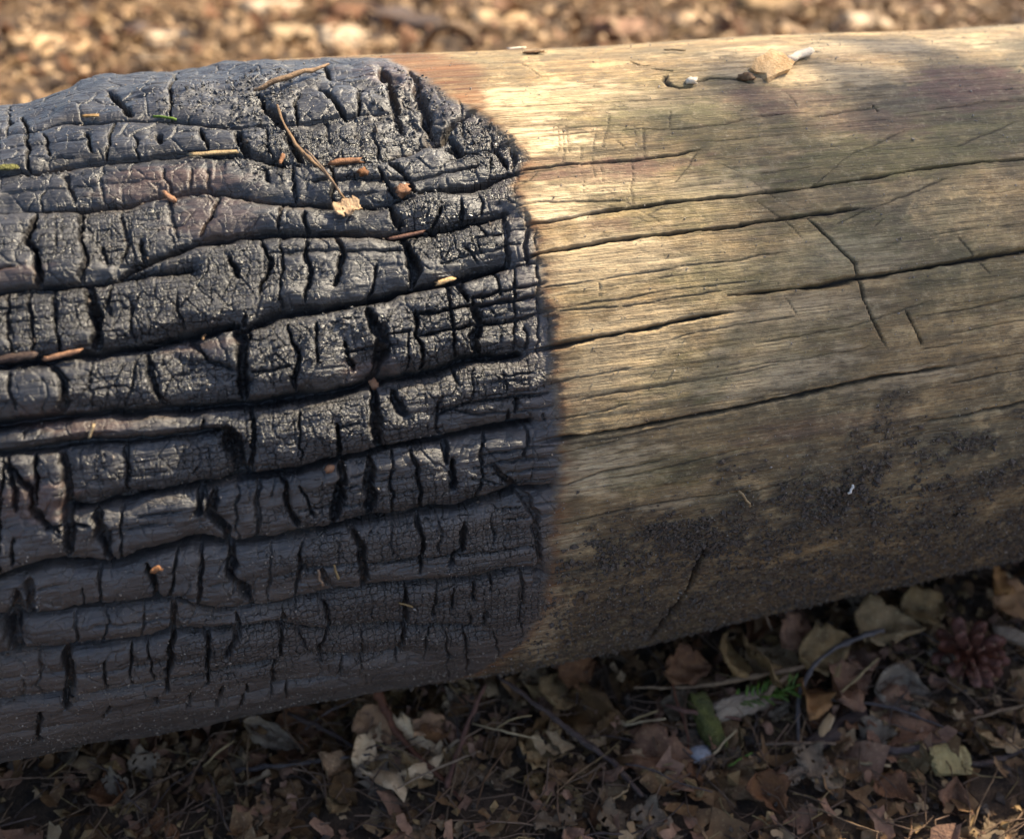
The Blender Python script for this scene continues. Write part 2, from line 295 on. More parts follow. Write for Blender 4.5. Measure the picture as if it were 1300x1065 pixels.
# long members are cut where the strip is solid wood for very long: every ~9 cm
hq = []
for a, b in zip(*np.where(lab > 0)):
    for u, v in ((a+1, b), (a-1, b), (a, b+1), (a, b-1)):
        if 0 <= u < H_ and 0 <= v < W_ and not lab[u, v]: heapq.heappush(hq, (float(dm[u, v]), int(u), int(v), int(lab[a, b])))
while hq:
    d, i, j, l = heapq.heappop(hq)
    if lab[i, j]: continue
    lab[i, j] = l
    for u, v in ((i+1, j), (i-1, j), (i, j+1), (i, j-1)):
        if 0 <= u < H_ and 0 <= v < W_ and not lab[u, v] and inch[u, v]: heapq.heappush(hq, (max(d, float(dm[u, v])), u, v, l))
lab[~inch] = 0
LAB = np.zeros(X.shape, np.int32)
LAB[bi[0]:bi[-1]+1, bj[0]:bj[-1]+1] = np.repeat(np.repeat(lab, st, 0), st, 1)[:len(bi), :len(bj)]
LAB[(dEdge > 0) & (LAB > 0)] = 0

off = np.concatenate([[0], RNG.uniform(-1.4, 1.3, n+1)-1.8*(RNG.uniform(size=n+1) < .14)]).astype(np.float32); tone = np.concatenate([[.5], RNG.uniform(0, 1, n+1)]).astype(np.float32)
inner = sstep(.0, .5, 1-np.minimum(-narrow/MM/2.0, 1))
# soften the step between blocks
def blur(A, k, it=2):
    for _ in range(it):
        for ax in (0, 1):
            c = np.cumsum(A, ax, dtype=np.float64); B = A.copy()
            if ax == 0: B[k:-k-1] = (c[2*k+1:]-c[:-2*k-1])/(2*k+1)
            else: B[:, k:-k-1] = (c[:, 2*k+1:]-c[:, :-2*k-1])/(2*k+1)
            A = B.astype(np.float32)
    return A
offF = blur(off[LAB], 2); toneF = blur(tone[LAB], 3)

# ---- regions traced as ellipses in the photo
def ell(px, py, rx, ry, rough=.6, seed=0, ang=-8):
    c = trace(px, py); r1 = trace(px+rx*.5, py); r2 = trace(px, py+ry*.5)
    a = max(np.hypot(*(r1-c))*2, .002); b = max(np.hypot(*(r2-c))*2, .002)
    d = np.sqrt(((X-c[0])/a)**2+((S-c[1])/b)**2)
    return sstep(1.25, .55, d+rough*fbm(X*110, S*420, 60+seed, 3))
def many(L, rough=.6, sd=0):
    r = np.zeros_like(X)
    for k, (a, b, c, d, v) in enumerate(L): r = np.maximum(r, v*ell(a, b, c, d, rough, sd+k))
    return r
crk_reg = many([(190,390,110,40,.9),(420,180,90,30,.8),(620,180,50,30,1),(570,300,70,30,1),(560,420,90,50,1),(600,490,90,30,.8),(200,480,120,40,.8),(30,400,80,40,.8),(420,550,140,40,.8),(350,440,60,40,.7),
                (120,290,90,40,.6),(620,690,80,30,.8),(480,700,120,30,.5),(560,790,160,40,.8),(300,350,90,40,.6),(500,640,160,30,.5),(230,600,120,30,.4),(380,820,160,40,.6),(660,230,50,30,.8),(540,260,40,20,.8)], .8, 0)
ash = many([(330,120,60,40,1),(520,130,60,60,1),(600,170,40,30,.7),(350,185,60,40,.7),(430,420,50,30,.9),(520,250,50,24,.7),(480,200,60,20,.6),(250,120,60,20,.6),(60,210,40,10,.7),(400,340,30,14,.5),(340,450,90,60,.25)], .8, 30)
warmb = many([(220,225,90,22,.8),(40,640,50,30,1),(470,470,40,16,.9),(270,270,60,30,.6),(60,530,50,14,.7),(10,345,50,14,.7),(250,440,60,12,.5),(130,540,60,14,.6),(520,90,70,16,.9)], .7, 50)
scorch = many([(520,74,60,12,1),(565,90,50,22,1),(595,118,24,26,.95),(540,84,60,16,.9),(470,66,60,6,.8),(600,136,18,16,.8)], .25, 240)*(1-char)
sred = many([(790,214,110,14,.75),(640,135,12,12,.2),(1240,105,70,26,.95),(1215,120,60,24,.7),(1000,128,70,16,.6),(960,120,50,12,.6),(1085,150,60,16,.5),(1130,165,50,14,.5),(775,285,40,8,.5),(1050,540,110,14,.4),(700,205,36,6,.5),(1100,75,60,6,.3)], .7, 70)
sgrn = many([(850,150,110,24,.7),(740,125,80,10,.5),(910,175,80,20,.6),(1020,170,50,20,.5),(1150,190,160,30,.8),(900,210,60,20,.5),(1090,215,180,20,.7),(1250,160,90,30,.7),(870,260,120,30,.45),(880,480,80,30,.6),(960,350,120,26,.5),(1060,300,100,40,.45),(1250,350,120,60,.35),(860,100,60,12,.5),(1000,430,120,30,.35),(760,370,60,20,.2),(840,600,90,20,.5)], .8, 90)
spal = many([(690,175,60,22,1),(700,262,50,26,1),(720,120,90,20,.6),(830,135,60,12,.5),(660,130,60,24,.7),(760,330,100,40,.55),(800,420,80,40,.4),(1060,95,90,14,.5),(770,235,60,14,.6),(1090,60,200,10,.5),(960,470,120,34,.5),(760,480,60,30,.4),(850,640,40,8,.5),(760,600,90,30,.6),(1000,400,100,30,.4),(1050,330,120,30,.3),(690,800,26,34,.8),(730,690,30,20,.5),(1150,480,90,14,.4),(900,240,80,20,.45),(940,90,60,12,.4)], .8, 120)  # pale wood patches; the brightest by the burn edge paint in the sun patch
sdrt = many([(870,690,160,34,.95),(1120,610,180,40,.9),(1270,580,60,50,1),(1020,690,130,50,.85),(1230,660,120,40,.8),(800,760,110,34,.8),(1000,760,200,40,.9),(830,830,160,16,1),(1180,720,200,30,.95),(1085,600,40,60,.8),(1130,540,20,60,.7),(1020,590,90,24,.7),(1060,470,22,10,.7),(780,670,90,30,.7),(1080,40,3,3,0),(860,470,60,20,.4),(1230,480,80,30,.3),(730,745,40,60,.55)], .9, 160)
low = sstep(rad(16), rad(-14), T+fbm(X*30, S*60, 200, 3)*.35)
sband = sdrt.copy(); pat = sstep(-.35, .25, fbm(X*45, S*70, 204, 4)+.3*low-.2*spal)
sdrt = np.maximum(sdrt*(.35+.65*pat), low*(.70+.25*pat)*(1-.3*spal))*(.7+.3*sstep(-.4, .2, fbm(X*260, S*420, 205, 3)))
dust = sstep(rad(40), rad(-20), T+fbm(X*25, S*50, 210, 3)*.5)

# ---- fine crackle: brick-like cells in the char
def cells(fu, fv, seed, jit=.8):
    u = (X*fu+.35*fbm(X*fu*.5, S*fv*.5, seed+5, 2)); v = S*fv
    iu, iv = np.floor(u), np.floor(v); f1 = np.full(X.shape, 9., np.float32); f2 = f1.copy()
    for a in (-1, 0, 1):
        for b in (-1, 0, 1):
            cx_ = iu+a; cy_ = iv+b
            d = np.abs(cx_+.5+(hsh(cx_, cy_, seed)-.5)*jit-u)+np.abs(cy_+.5+(hsh(cx_, cy_, seed+1)-.5)*jit-v)*.9
            d = d.astype(np.float32); f2 = np.minimum(f2, np.maximum(f1, d)); f1 = np.minimum(f1, d)
    return f2-f1
ck1 = np.exp(-(cells(300, 330, 300)/.13)**2); ck2 = np.exp(-(cells(120, 90, 310)/.05)**2)
fib = fbm(X*45, S*1500, 320, 2)*.6+fbm(X*140, S*800, 325, 2)*.4
lowf = fbm(X*35, S*50, 330, 3)
ashn = fbm(X*240, S*300, 340, 3)
grain_w = fbm(X*22, S*900, 350, 3); grain_w2 = fbm(X*9, S*240, 352, 2)

rough_g = np.clip(-(narrow+wide)/.004, 0, 1)*(narrow > -.0035)
chunky = fbm(X*260, S*300, 360, 3)
ck3 = np.exp(-(cells(62, 55, 315, .95)/.05)**2)
h_char = -.0016 + rough_g*chunky*.0004 + fbm(X*90, S*200, 362, 2)*.0005 - ck3*.0010*sstep(-.4, .3, nse) + narrow + wide*(.9+.2*nse) + offF*MM*inner + lowf*.0026 + sstep(rad(60), rad(90), T)*fbm(X*55, S*40, 366, 3)*.0016 + fib*.00028 - ck1*crk_reg*.00012 - ck2*(.3+.7*crk_reg)*.0010 + ash*ashn*.0011
h_wood = hw + grain_w*.00013 + grain_w2*.00022 + fbm(X*9, S*22, 354, 2)*.0016 + sdrt*np.abs(fbm(X*330, S*330, 356, 3))*.0024*sstep(.45, .9, sband) - topburn*.0008
thr = sstep(-.022, 0, dEdge)
h = char*(h_char*(1-.5*thr)) + (1-char)*h_wood + char*np.minimum(0, hw)*sstep(-.02, -.002, dEdge)
# the log is burnt thinner at its upper left, sags a little below the burnt edge
cut = np.interp(X, [trace(0,400)[0]-.1, trace(0,400)[0], trace(90,400)[0], trace(200,400)[0], trace(330,400)[0]], [.026, .0145, .0055, .0025, 0]).astype(np.float32)
h = h - cut*sstep(rad(58), rad(100), T)*sstep(rad(200), rad(130), T)
bx = [trace(p, 700)[0] for p in (0, 250, 450, 660, 900, 1300)]
h = h + np.interp(X, bx, [-.001, .0005, 0.0, .0045, .001, -.004]).astype(np.float32)*sstep(rad(5), rad(-35), T)*sstep(rad(-150), rad(-80), T)
h[T > rad(124)] = np.minimum(h[T > rad(124)], .001)

Rr = rad_at(X)+h
VX, VY, VZ = X, -Rr*np.cos(T), AXZ+Rr*np.sin(T)
V = np.stack([VX, VY, VZ], -1).astype(np.float32); V[:, -1] = V[:, 0]
# smooth normals for the whole surface, so that neighbouring pieces meet without a seam
def normals(V):
    dx = np.empty_like(V); dx[1:-1] = V[2:]-V[:-2]; dx[0] = V[1]-V[0]; dx[-1] = V[-1]-V[-2]
    dt = np.empty_like(V); dt[:, 1:-1] = V[:, 2:]-V[:, :-2]; dt[:, 0] = V[:, 1]-V[:, -2]; dt[:, -1] = dt[:, 0]
    N = np.cross(dt, dx) ; N /= np.maximum(np.linalg.norm(N, axis=-1, keepdims=True), 1e-12)
    return N
Nn = normals(V)
rdir = np.stack([np.zeros_like(T), -np.cos(T), np.sin(T)], -1)
if (Nn[nx//2, ny//3]*rdir[nx//2, ny//3]).sum() < 0: Nn = -Nn
A_col = np.stack([char, deep, np.maximum(edge, scorch*(.62+.38*sstep(-.3, .3, fbm(X*60, S*1200, 241, 2)))), toneF], -1).astype(np.float32)
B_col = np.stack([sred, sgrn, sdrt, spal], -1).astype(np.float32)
grit = np.clip(np.clip(-(narrow+wide)/.006, 0, 1)*sstep(-.1, .5, fbm(X*70, S*120, 400, 3)), 0, 1)
C_col = np.stack([grit, dust, warmb, ash], -1).astype(np.float32)
D_col = np.stack([crk_reg, ck1*crk_reg, np.clip(fib*.5+.5, 0, 1), thin_c], -1).astype(np.float32)

# ------------------------------------------------------------------ materials
def mat(name):
    m = bpy.data.materials.new(name); m.use_nodes = True; t = m.node_tree
    return m, t, t.nodes['Principled BSDF']
class NB:
    def __init__(s, t): s.t = t
    def n(s, typ, **k):
        o = s.t.nodes.new(typ)
        for a, b in k.items(): setattr(o, a, b)
        return o
    def L(s, a, b): s.t.links.new(a, b)
    def tex(s, coord, scale, vec=(1,1,1), det=4, rough=.55):
        mp = s.n('ShaderNodeMapping'); mp.inputs['Scale'].default_value = vec; s.L(coord, mp.inputs[0])
        x = s.n('ShaderNodeTexNoise'); x.inputs['Scale'].default_value = scale; x.inputs['Detail'].default_value = det; x.inputs['Roughness'].default_value = rough
        s.L(mp.outputs[0], x.inputs['Vector']); return x.outputs[0]
    def rng(s, v, a, b, c=0., d=1.):
        r = s.n('ShaderNodeMapRange'); r.inputs[1].default_value = a; r.inputs[2].default_value = b; r.inputs[3].default_value = c; r.inputs[4].default_value = d
        s.L(v, r.inputs[0]); return r.outputs[0]
    def mul(s, a, b, op='MULTIPLY'):
        r = s.n('ShaderNodeMath', operation=op); 
        for i, q in enumerate((a, b)):
            if isinstance(q, (int, float)): r.inputs[i].default_value = q
            else: s.L(q, r.inputs[i])
        return r.outputs[0]
    def mix(s, f, a, b, mode='MIX'):
        r = s.n('ShaderNodeMix', data_type='RGBA', blend_type=mode)
        for i, q in ((0, f), (6, a), (7, b)):
            if isinstance(q, (int, float)): r.inputs[i].default_value = q
            elif isinstance(q, tuple): r.inputs[i].default_value = (*q, 1)
            else: s.L(q, r.inputs[i])
        return r.outputs[2]
    def mixf(s, f, a, b):
        r = s.n('ShaderNodeMix', data_type='FLOAT')
        for i, q in ((0, f), (2, a), (3, b)):
            if isinstance(q, (int, float)): r.inputs[i].default_value = q
            else: s.L(q, r.inputs[i])
        return r.outputs[0]
    def bump(s, hgt, dist, strength=1., nrm=None):
        b = s.n('ShaderNodeBump'); b.inputs['Distance'].default_value = dist; b.inputs['Strength'].default_value = strength
        s.L(hgt, b.inputs['Height'])
        if nrm is not None: s.L(nrm, b.inputs['Normal'])
        return b.outputs[0]
def attr(b, name):
    a = b.n('ShaderNodeAttribute', attribute_name=name); sp = b.n('ShaderNodeSeparateColor'); b.L(a.outputs['Color'], sp.inputs[0])
    return sp.outputs[0], sp.outputs[1], sp.outputs[2], a.outputs['Alpha']

M_log, t, bs = mat('log_wood_and_char'); b = NB(t)
co = b.n('ShaderNodeTexCoord').outputs['Object']
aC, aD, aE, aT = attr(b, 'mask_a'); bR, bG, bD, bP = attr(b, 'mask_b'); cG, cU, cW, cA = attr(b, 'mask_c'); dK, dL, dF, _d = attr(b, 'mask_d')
gr = b.tex(co, 260, (.045,1,1), 5, .6); gr2 = b.tex(co, 900, (.08,1,1), 3, .6); blot = b.tex(co, 28, (.45,1,1), 6, .65); fine = b.tex(co, 900, (.6,1,1), 3, .7); mid = b.tex(co, 110, (.35,1,1), 5, .7)
wood = b.mix(b.rng(gr, .36, .64), (.47,.305,.135), (.23,.15,.068))
wood = b.mix(b.rng(blot, .40, .63), wood, b.mix(b.rng(gr, .35,.65), (.27,.215,.115), (.115,.09,.048)))
wood = b.mix(b.mul(b.rng(mid, .42, .62), .45), wood, (.12,.09,.055))
mot = b.tex(co, 55, (.8,1,1), 7, .72); mot2 = b.tex(co, 210, (.7,1,1), 5, .75); fl = b.tex(co, 1300, (.05,1,1), 4, .7)
wood = b.mix(b.rng(mot, .48, .64, 0, .55), wood, (.12,.09,.05)); wood = b.mix(b.rng(mot, .47, .37, 0, .7), wood, (.56,.39,.19))
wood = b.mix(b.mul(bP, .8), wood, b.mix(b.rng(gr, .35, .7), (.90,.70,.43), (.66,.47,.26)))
wood = b.mix(b.mul(bG, b.rng(mid, .3, .6, .35, .95)), wood, b.mix(b.rng(gr,.3,.7),(.19,.165,.055), (.095,.088,.035)))
wood = b.mix(b.mul(bR, b.rng(mid, .3, .6, .4, 1)), wood, b.mix(b.rng(gr,.3,.7),(.25,.125,.085),(.13,.065,.05)))
wood = b.mix(b.mul(b.rng(gr2, .54, .70), .6), wood, (.085,.06,.04)); wood = b.mix(b.rng(fl, .5, .68, 0, .6), wood, (.10,.072,.045)); wood = b.mix(b.rng(mot2, .52, .66, 0, .5), wood, (.10,.08,.05)); wood = b.mix(b.rng(mot2, .45, .34, 0, .35), wood, (.52,.41,.24))
wood = b.mix(b.mul(b.rng(fine, .6, .74), .5), wood, (.55,.43,.28))
dirtc = b.mix(b.rng(fine, .38, .66), (.026,.020,.016), (.080,.060,.045))
wood = b.mix(b.mul(bD, b.rng(mot2, .3, .55, .6, 1)), wood, dirtc)
hl = b.n('ShaderNodeMath', operation='ABSOLUTE'); b.L(b.mul(b.tex(co, 420, (.018,1,1), 2, .5), -.5, 'ADD'), hl.inputs[0]); wood = b.mix(b.mul(b.rng(hl.outputs[0], .012, 0), b.rng(mid, .4, .6)), wood, (.04,.028,.018))
wood = b.mix(aE, wood, b.mix(b.rng(gr, .3, .7), (.24,.105,.042), (.07,.032,.018)))
wood = b.mix(aD, wood, (.012,.009,.007))
sxy = b.n('ShaderNodeAttribute', attribute_name='surface_xy').outputs['Vector']
def vor(sx, sy, rnd, amp):
    mp = b.n('ShaderNodeMapping'); mp.inputs['Scale'].default_value = (sx, sy, 1); b.L(sxy, mp.inputs[0])
    wz = b.n('ShaderNodeTexNoise'); wz.inputs['Scale'].default_value = 180; b.L(co, wz.inputs[0]); ad = b.n('ShaderNodeVectorMath', operation='MULTIPLY_ADD'); b.L(wz.outputs[1], ad.inputs[0]); ad.inputs[1].default_value = (amp, amp, 0); b.L(mp.outputs[0], ad.inputs[2])
    x = b.n('ShaderNodeTexVoronoi', feature='DISTANCE_TO_EDGE', voronoi_dimensions='2D'); x.inputs['Scale'].default_value = 1; x.inputs['Randomness'].default_value = rnd; b.L(ad.outputs[0], x.inputs['Vector']); return x.outputs['Distance']
v1 = b.rng(vor(290, 340, .55, .5), 0, .10); v2 = b.rng(vor(620, 520, .7, .6), 0, .12); v3 = b.rng(vor(105, 160, .8, .5), 0, .04)
kreg = b.rng(dK, .05, .45)
crk = b.mul(b.mixf(kreg, 1, v1), b.mixf(b.mul(kreg, .22), 1, v2)); crk = b.mul(crk, b.mixf(b.mul(b.rng(mot2, .4, .6), .45), 1, v3))
ch = b.mix(aT, (.008,.008,.009), (.027,.026,.027))
ch = b.mix(b.mul(b.rng(gr, .38, .68), .6), ch, (.040,.039,.041))
ch = b.mix(b.mul(b.rng(blot, .48, .7), .55), ch, (.012,.012,.014))
fl2 = b.tex(co, 1300, (.04,1,1), 4, .7); ch = b.mix(b.rng(fl2, .50, .66, 0, .65), ch, (.085,.083,.085)); ch = b.mix(b.mul(cU, b.rng(mid, .3, .6, .25, .85)), ch, (.088,.072,.062))
ch = b.mix(b.mul(cW, b.rng(mid, .35, .6, .2, .8)), ch, (.10,.055,.04))
ch = b.mix(b.mul(cG, b.rng(fine, .42, .58, .1, .9)), ch, b.mix(b.rng(mid,.4,.6), (.02,.014,.010), (.11,.07,.042)))
ch = b.mix(b.mul(cA, b.rng(fine, .52, .66, 0, .7)), ch, (.20,.19,.175))
ch = b.mix(b.rng(fine, .74, .80, 0, .4), ch, (.15,.135,.115))
ch = b.mix(b.mul(_d, b.rng(gr, .3, .65, .1, .75)), ch, (.085,.064,.055)); ch = b.mix(b.mul(b.mul(crk, -1, 'ADD'), -.75), ch, (.004,.004,.004))  # crackle lines darkened in the colour, painting the shade inside the cracks
b.L(b.mix(aC, wood, ch), bs.inputs['Base Color'])
rc = b.mixf(b.rng(mid, .35, .65), .25, .42); rc = b.mixf(b.mul(kreg, .5), rc, .26); rc = b.mixf(b.mul(cU, b.rng(mot2, .35, .6, .2, .8)), rc, .65); rc = b.mixf(cG, rc, .9)
b.L(b.mixf(aC, .72, rc), bs.inputs['Roughness'])
b.L(b.mixf(aC, .3, .75), bs.inputs['Specular IOR Level'])
hsum = b.mul(b.mul(gr2, .5), b.mul(fine, .5), 'ADD')
fibr = b.tex(co, 1500, (.03,1,1), 3, .7); n0 = b.bump(b.mul(crk, aC), .0010, 1); n1 = b.bump(b.mul(gr, b.mixf(aC, 1, .7)), .0016, 1, n0); n2 = b.bump(b.mul(mid, b.mixf(aC, 1, .55)), .0016, .6, n1); n3 = b.bump(b.mul(hsum, b.mixf(aC, 1, .12)), .0009, .9, n2); n3 = b.bump(fibr, .0006, .9, n3); b.L(n3, bs.inputs['Normal'])

M_end, t, bs = mat('sawn_end_grain'); b = NB(t); co = b.n('ShaderNodeTexCoord').outputs['Object']
wv = b.n('ShaderNodeTexWave', wave_type='RINGS', rings_direction='X'); wv.inputs['Scale'].default_value = 40; wv.inputs['Distortion'].default_value = 1.5; b.L(co, wv.inputs[0])
b.L(b.mix(wv.outputs[1], (.16,.11,.065), (.30,.22,.13)), bs.inputs['Base Color']); bs.inputs['Roughness'].default_value = .8
M_endc, t, bs = mat('charred_end'); b = NB(t); co = b.n('ShaderNodeTexCoord').outputs['Object']
b.L(b.mix(b.tex(co, 60), (.012,.012,.014), (.04,.04,.042)), bs.inputs['Base Color']); b.L(b.bump(b.tex(co, 90), .006), bs.inputs['Normal'])

def simple(name, c1, c2, c3=None, scale=120, vec=(1,1,1), rough=.75, bump=.0006, rand=.35, spec=.3, trans=0):
    m, t, bs = mat(name); b = NB(t); co = b.n('ShaderNodeTexCoord').outputs['Object']; oi = b.n('ShaderNodeObjectInfo').outputs['Random']
    nn = b.tex(co, scale, vec, 5, .65); n2 = b.tex(co, scale*4, vec, 3, .6)
    col = b.mix(b.rng(nn, .35, .65), c1, c2)
    if c3: col = b.mix(b.mul(b.rng(n2, .52, .7), .7), col, c3)
    hs = b.n('ShaderNodeHueSaturation'); b.L(b.rng(oi, 0, 1, 1-rand, 1+rand), hs.inputs['Value']); b.L(b.rng(oi, 0, 1, 1.12, .88), hs.inputs['Saturation']); b.L(col, hs.inputs['Color'])
    b.L(hs.outputs[0], bs.inputs['Base Color']); bs.inputs['Roughness'].default_value = rough; bs.inputs['Specular IOR Level'].default_value = spec
    b.L(b.bump(n2, bump, .7, b.bump(nn, bump*2, .6)), bs.inputs['Normal'])
    return m
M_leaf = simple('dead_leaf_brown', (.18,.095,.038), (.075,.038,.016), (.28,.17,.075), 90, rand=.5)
M_leafp = simple('dead_leaf_pale', (.28,.175,.08), (.13,.08,.036), (.38,.27,.14), 90, rand=.3)
M_leafs = simple('pale_leaf_scrap', (.42,.29,.18), (.30,.20,.12), None, 200, rand=.05)
M_leafg = simple('dead_leaf_grey', (.17,.12,.075), (.08,.055,.035), (.23,.17,.11), 90, rand=.3)
M_leafr = simple('dead_leaf_russet', (.20,.095,.045), (.11,.05,.027), (.28,.15,.075), 120, rand=.3)
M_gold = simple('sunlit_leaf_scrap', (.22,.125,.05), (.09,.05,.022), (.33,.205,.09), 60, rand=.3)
M_leafo = simple('dead_leaf_orange', (.30,.145,.05), (.18,.085,.035), None, 80, rand=.1)
M_twig = simple('twig_bark', (.085,.055,.045), (.04,.028,.025), (.14,.10,.075), 200, (.3,1,1), rand=.35, bump=.001)
M_twigp = simple('dry_twig_pale', (.22,.14,.08), (.12,.075,.045), (.30,.21,.13), 200, rand=.25)
M_twigr = simple('red_twig', (.15,.062,.035), (.08,.034,.022), None, 200, rand=.1)
M_twigb = simple('grey_twig', (.10,.078,.07), (.05,.04,.038), (.15,.12,.11), 160, rand=.15)
M_straw = simple('straw', (.33,.235,.12), (.20,.14,.07), None, 200, rand=.3)
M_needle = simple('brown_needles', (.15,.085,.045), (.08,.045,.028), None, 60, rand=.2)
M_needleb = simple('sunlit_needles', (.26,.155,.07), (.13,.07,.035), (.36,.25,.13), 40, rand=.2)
M_green = simple('green_needle', (.12,.19,.025), (.07,.12,.018), None, 200, rand=.15)
M_moss = simple('mossy_bark', (.13,.125,.03), (.06,.06,.02), (.20,.18,.06), 150, (1,1,.3), bump=.002, rand=.1)
M_barkp = simple('pale_bark', (.30,.21,.13), (.17,.11,.07), (.40,.31,.21), 120, (.4,1,1), bump=.002, rand=.1)
M_chip = simple('wood_chip', (.42,.27,.13), (.24,.145,.07), (.52,.38,.22), 60, (.3,1,1), rand=.45, bump=.0015)
M_chipp = simple('pale_wood_chip', (.42,.31,.19), (.28,.19,.11), None, 60, (.3,1,1), rand=.15)
M_chipy = simple('yellow_wood_chip', (.32,.24,.09), (.17,.12,.045), (.40,.32,.14), 200, (1,.25,1), rand=.1)
M_stick = simple('cream_splinter', (.78,.66,.50), (.66,.53,.37), None, 200, rand=.05)
M_flake = simple('tan_bark_flake', (.60,.40,.21), (.42,.25,.11), (.68,.50,.30), 160, rand=.1, bump=.0008)
M_orange = simple('orange_flake', (.27,.125,.055), (.13,.06,.03), None, 300, rand=.3)
M_stone = simple('bluish_stone', (.22,.215,.22), (.31,.30,.31), None, 90, rand=.05, rough=.5)
M_cone = simple('pine_cone_scale', (.13,.040,.022), (.06,.020,.013), (.20,.075,.038), 160, rand=.3, rough=.6, spec=.4)
M_conet = simple('pine_cone_tip', (.17,.10,.055), (.10,.055,.03), None, 200, rand=.3)
M_charc = simple('char_crumb', (.02,.02,.022), (.06,.06,.065), None, 300, rand=.3, rough=.35, spec=.6)
M_crumb = simple('soil_crumb', (.045,.034,.026), (.095,.070,.052), None, 300, rand=.2)
M_sand = simple('sand_grain', (.30,.25,.20), (.14,.11,.09), (.50,.45,.38), 400, rand=.2, rough=.35, spec=.6)
M_white = simple('seed_wing', (.75,.72,.66), (.6,.56,.5), None, 200, rand=.05)

# ------------------------------------------------------------------ object helpers
def raw_mesh(name, co, quads, mats, attrs=None, nrm=None, smooth=True, mi=None):
    me = bpy.data.meshes.new(name); co = np.asarray(co, np.float32); quads = np.asarray(quads, np.int32); k = quads.shape[1]
    me.vertices.add(len(co)); me.vertices.foreach_set('co', co.ravel())
    me.loops.add(quads.size); me.loops.foreach_set('vertex_index', quads.ravel())
    me.polygons.add(len(quads)); me.polygons.foreach_set('loop_start', np.arange(0, quads.size, k, dtype=np.int32))
    me.polygons.foreach_set('use_smooth', np.full(len(quads), smooth))
    me.update(calc_edges=True)
    if attrs:
        for nm, a in attrs.items():
            at = me.color_attributes.new(nm, 'FLOAT_COLOR', 'POINT'); at.data.foreach_set('color', np.ascontiguousarray(a, np.float32).ravel())
    for m_ in (mats if isinstance(mats, list) else [mats]): me.materials.append(m_)
    if mi is not None: me.polygons.foreach_set('material_index', np.asarray(mi, np.int32))
    if nrm is not None: me.normals_split_custom_set_from_vertices(nrm)
    return me
def link(me, name, parent=None, loc=None):
    o = bpy.data.objects.new(name, me); C.objects.link(o)
    if parent is not None: o.parent = parent
    if loc is not None: o.location = loc
    return o
def tag(o, label=None, cat=None, group=None, kind=None):
    for k, v in (('label', label), ('category', cat), ('group', group), ('kind', kind)):
        if v: o[k] = v
    return o
def empty(name, loc, label, cat, group=None):
    o = bpy.data.objects.new(name, None); C.objects.link(o); o.location = loc; o.empty_display_size = .02
    return tag(o, label, cat, group)

# ------------------------------------------------------------------ ground
def gh(x, y):
    x = np.asarray(x, float); y = np.asarray(y, float)
    z = .010*fbm(x*9, y*9, 500, 3)+.004*fbm(x*40, y*40, 505, 2)
    z = z + .05*fbm(x*.4+7, y*.4, 510, 2)*np.clip(np.hypot(x, y)-1.5, 0, 1)
    return z + .024*np.clip(1-np.abs(y)/.17, 0, 1) - .004
def axis(lo, hi, fine, far):
    a = list(np.arange(lo, hi, fine)); s = fine
    while a[-1] < far: s *= 1.25; a.append(a[-1]+s)
    s = fine; p = []
    v = lo
    while v > -far: s *= 1.25; v -= s; p.append(v)
    return np.array(p[::-1]+a)
gx, gy = axis(-.75, 1.35, .012, 90), axis(-.6, 2.4, .012, 90)
GX, GY = np.meshgrid(gx, gy, indexing='ij'); GZ = gh(GX, GY)
idx = np.arange(GX.size).reshape(GX.shape)
q = np.stack([idx[:-1,:-1], idx[1:,:-1], idx[1:,1:], idx[:-1,1:]], -1).reshape(-1, 4)
M_gr, t, bs = mat('forest_soil'); b = NB(t); co = b.n('ShaderNodeTexCoord').outputs['Object']
g1 = b.tex(co, 60, det=8, rough=.7); g2 = b.tex(co, 7, det=4); g3 = b.tex(co, 400, det=4, rough=.7)
c = b.mix(b.rng(g1, .35, .65), (.045,.028,.018), (.15,.088,.045)); c = b.mix(b.mul(b.rng(g3, .5, .7), .6), c, (.24,.15,.08)); c = b.mix(b.rng(g2, .4, .65, 0, .4), c, (.03,.02,.014))
b.L(c, bs.inputs['Base Color']); bs.inputs['Roughness'].default_value = .9; b.L(b.bump(g3, .004, .8, b.bump(g1, .02, .8)), bs.inputs['Normal'])
g = link(raw_mesh('ground', np.stack([GX, GY, GZ], -1).reshape(-1, 3), q, M_gr), 'ground'); tag(g, kind='structure')

# ------------------------------------------------------------------ the log
log = empty('fallen_log', (0, 0, 0), 'big fallen log, left half burnt to black scaly char, right half bare weathered wood', 'log')
I = np.arange(nx*ny).reshape(nx, ny)
Q = np.stack([I[:-1,:-1], I[1:,:-1], I[1:,1:], I[:-1,1:]], -1).reshape(-1, 4)
QL = LAB[:-1, :-1].reshape(-1).copy()
QC = (dEdge[:-1, :-1].reshape(-1) < 0)
QL[(QL == 0) & QC] = n+1                       # the rest of the charred surface
order = np.argsort(QL, kind='stable'); Q = Q[order]; QL = QL[order]
bnd = np.searchsorted(QL, np.arange(n+3))
Vf, Nf, Af, Bf, Cf = V.reshape(-1, 3), Nn.reshape(-1, 3), A_col.reshape(-1, 4), B_col.reshape(-1, 4), C_col.reshape(-1, 4)
Df = D_col.reshape(-1, 4)
Sf = np.stack([X+1, S+1, 0*X, 0*X+1], -1).astype(np.float32).reshape(-1, 4)
fq = Q[0]; flip = np.dot(np.cross(Vf[fq[1]]-Vf[fq[0]], Vf[fq[3]]-Vf[fq[0]]), Nf[fq[0]]) < 0
if flip: Q = Q[:, ::-1]
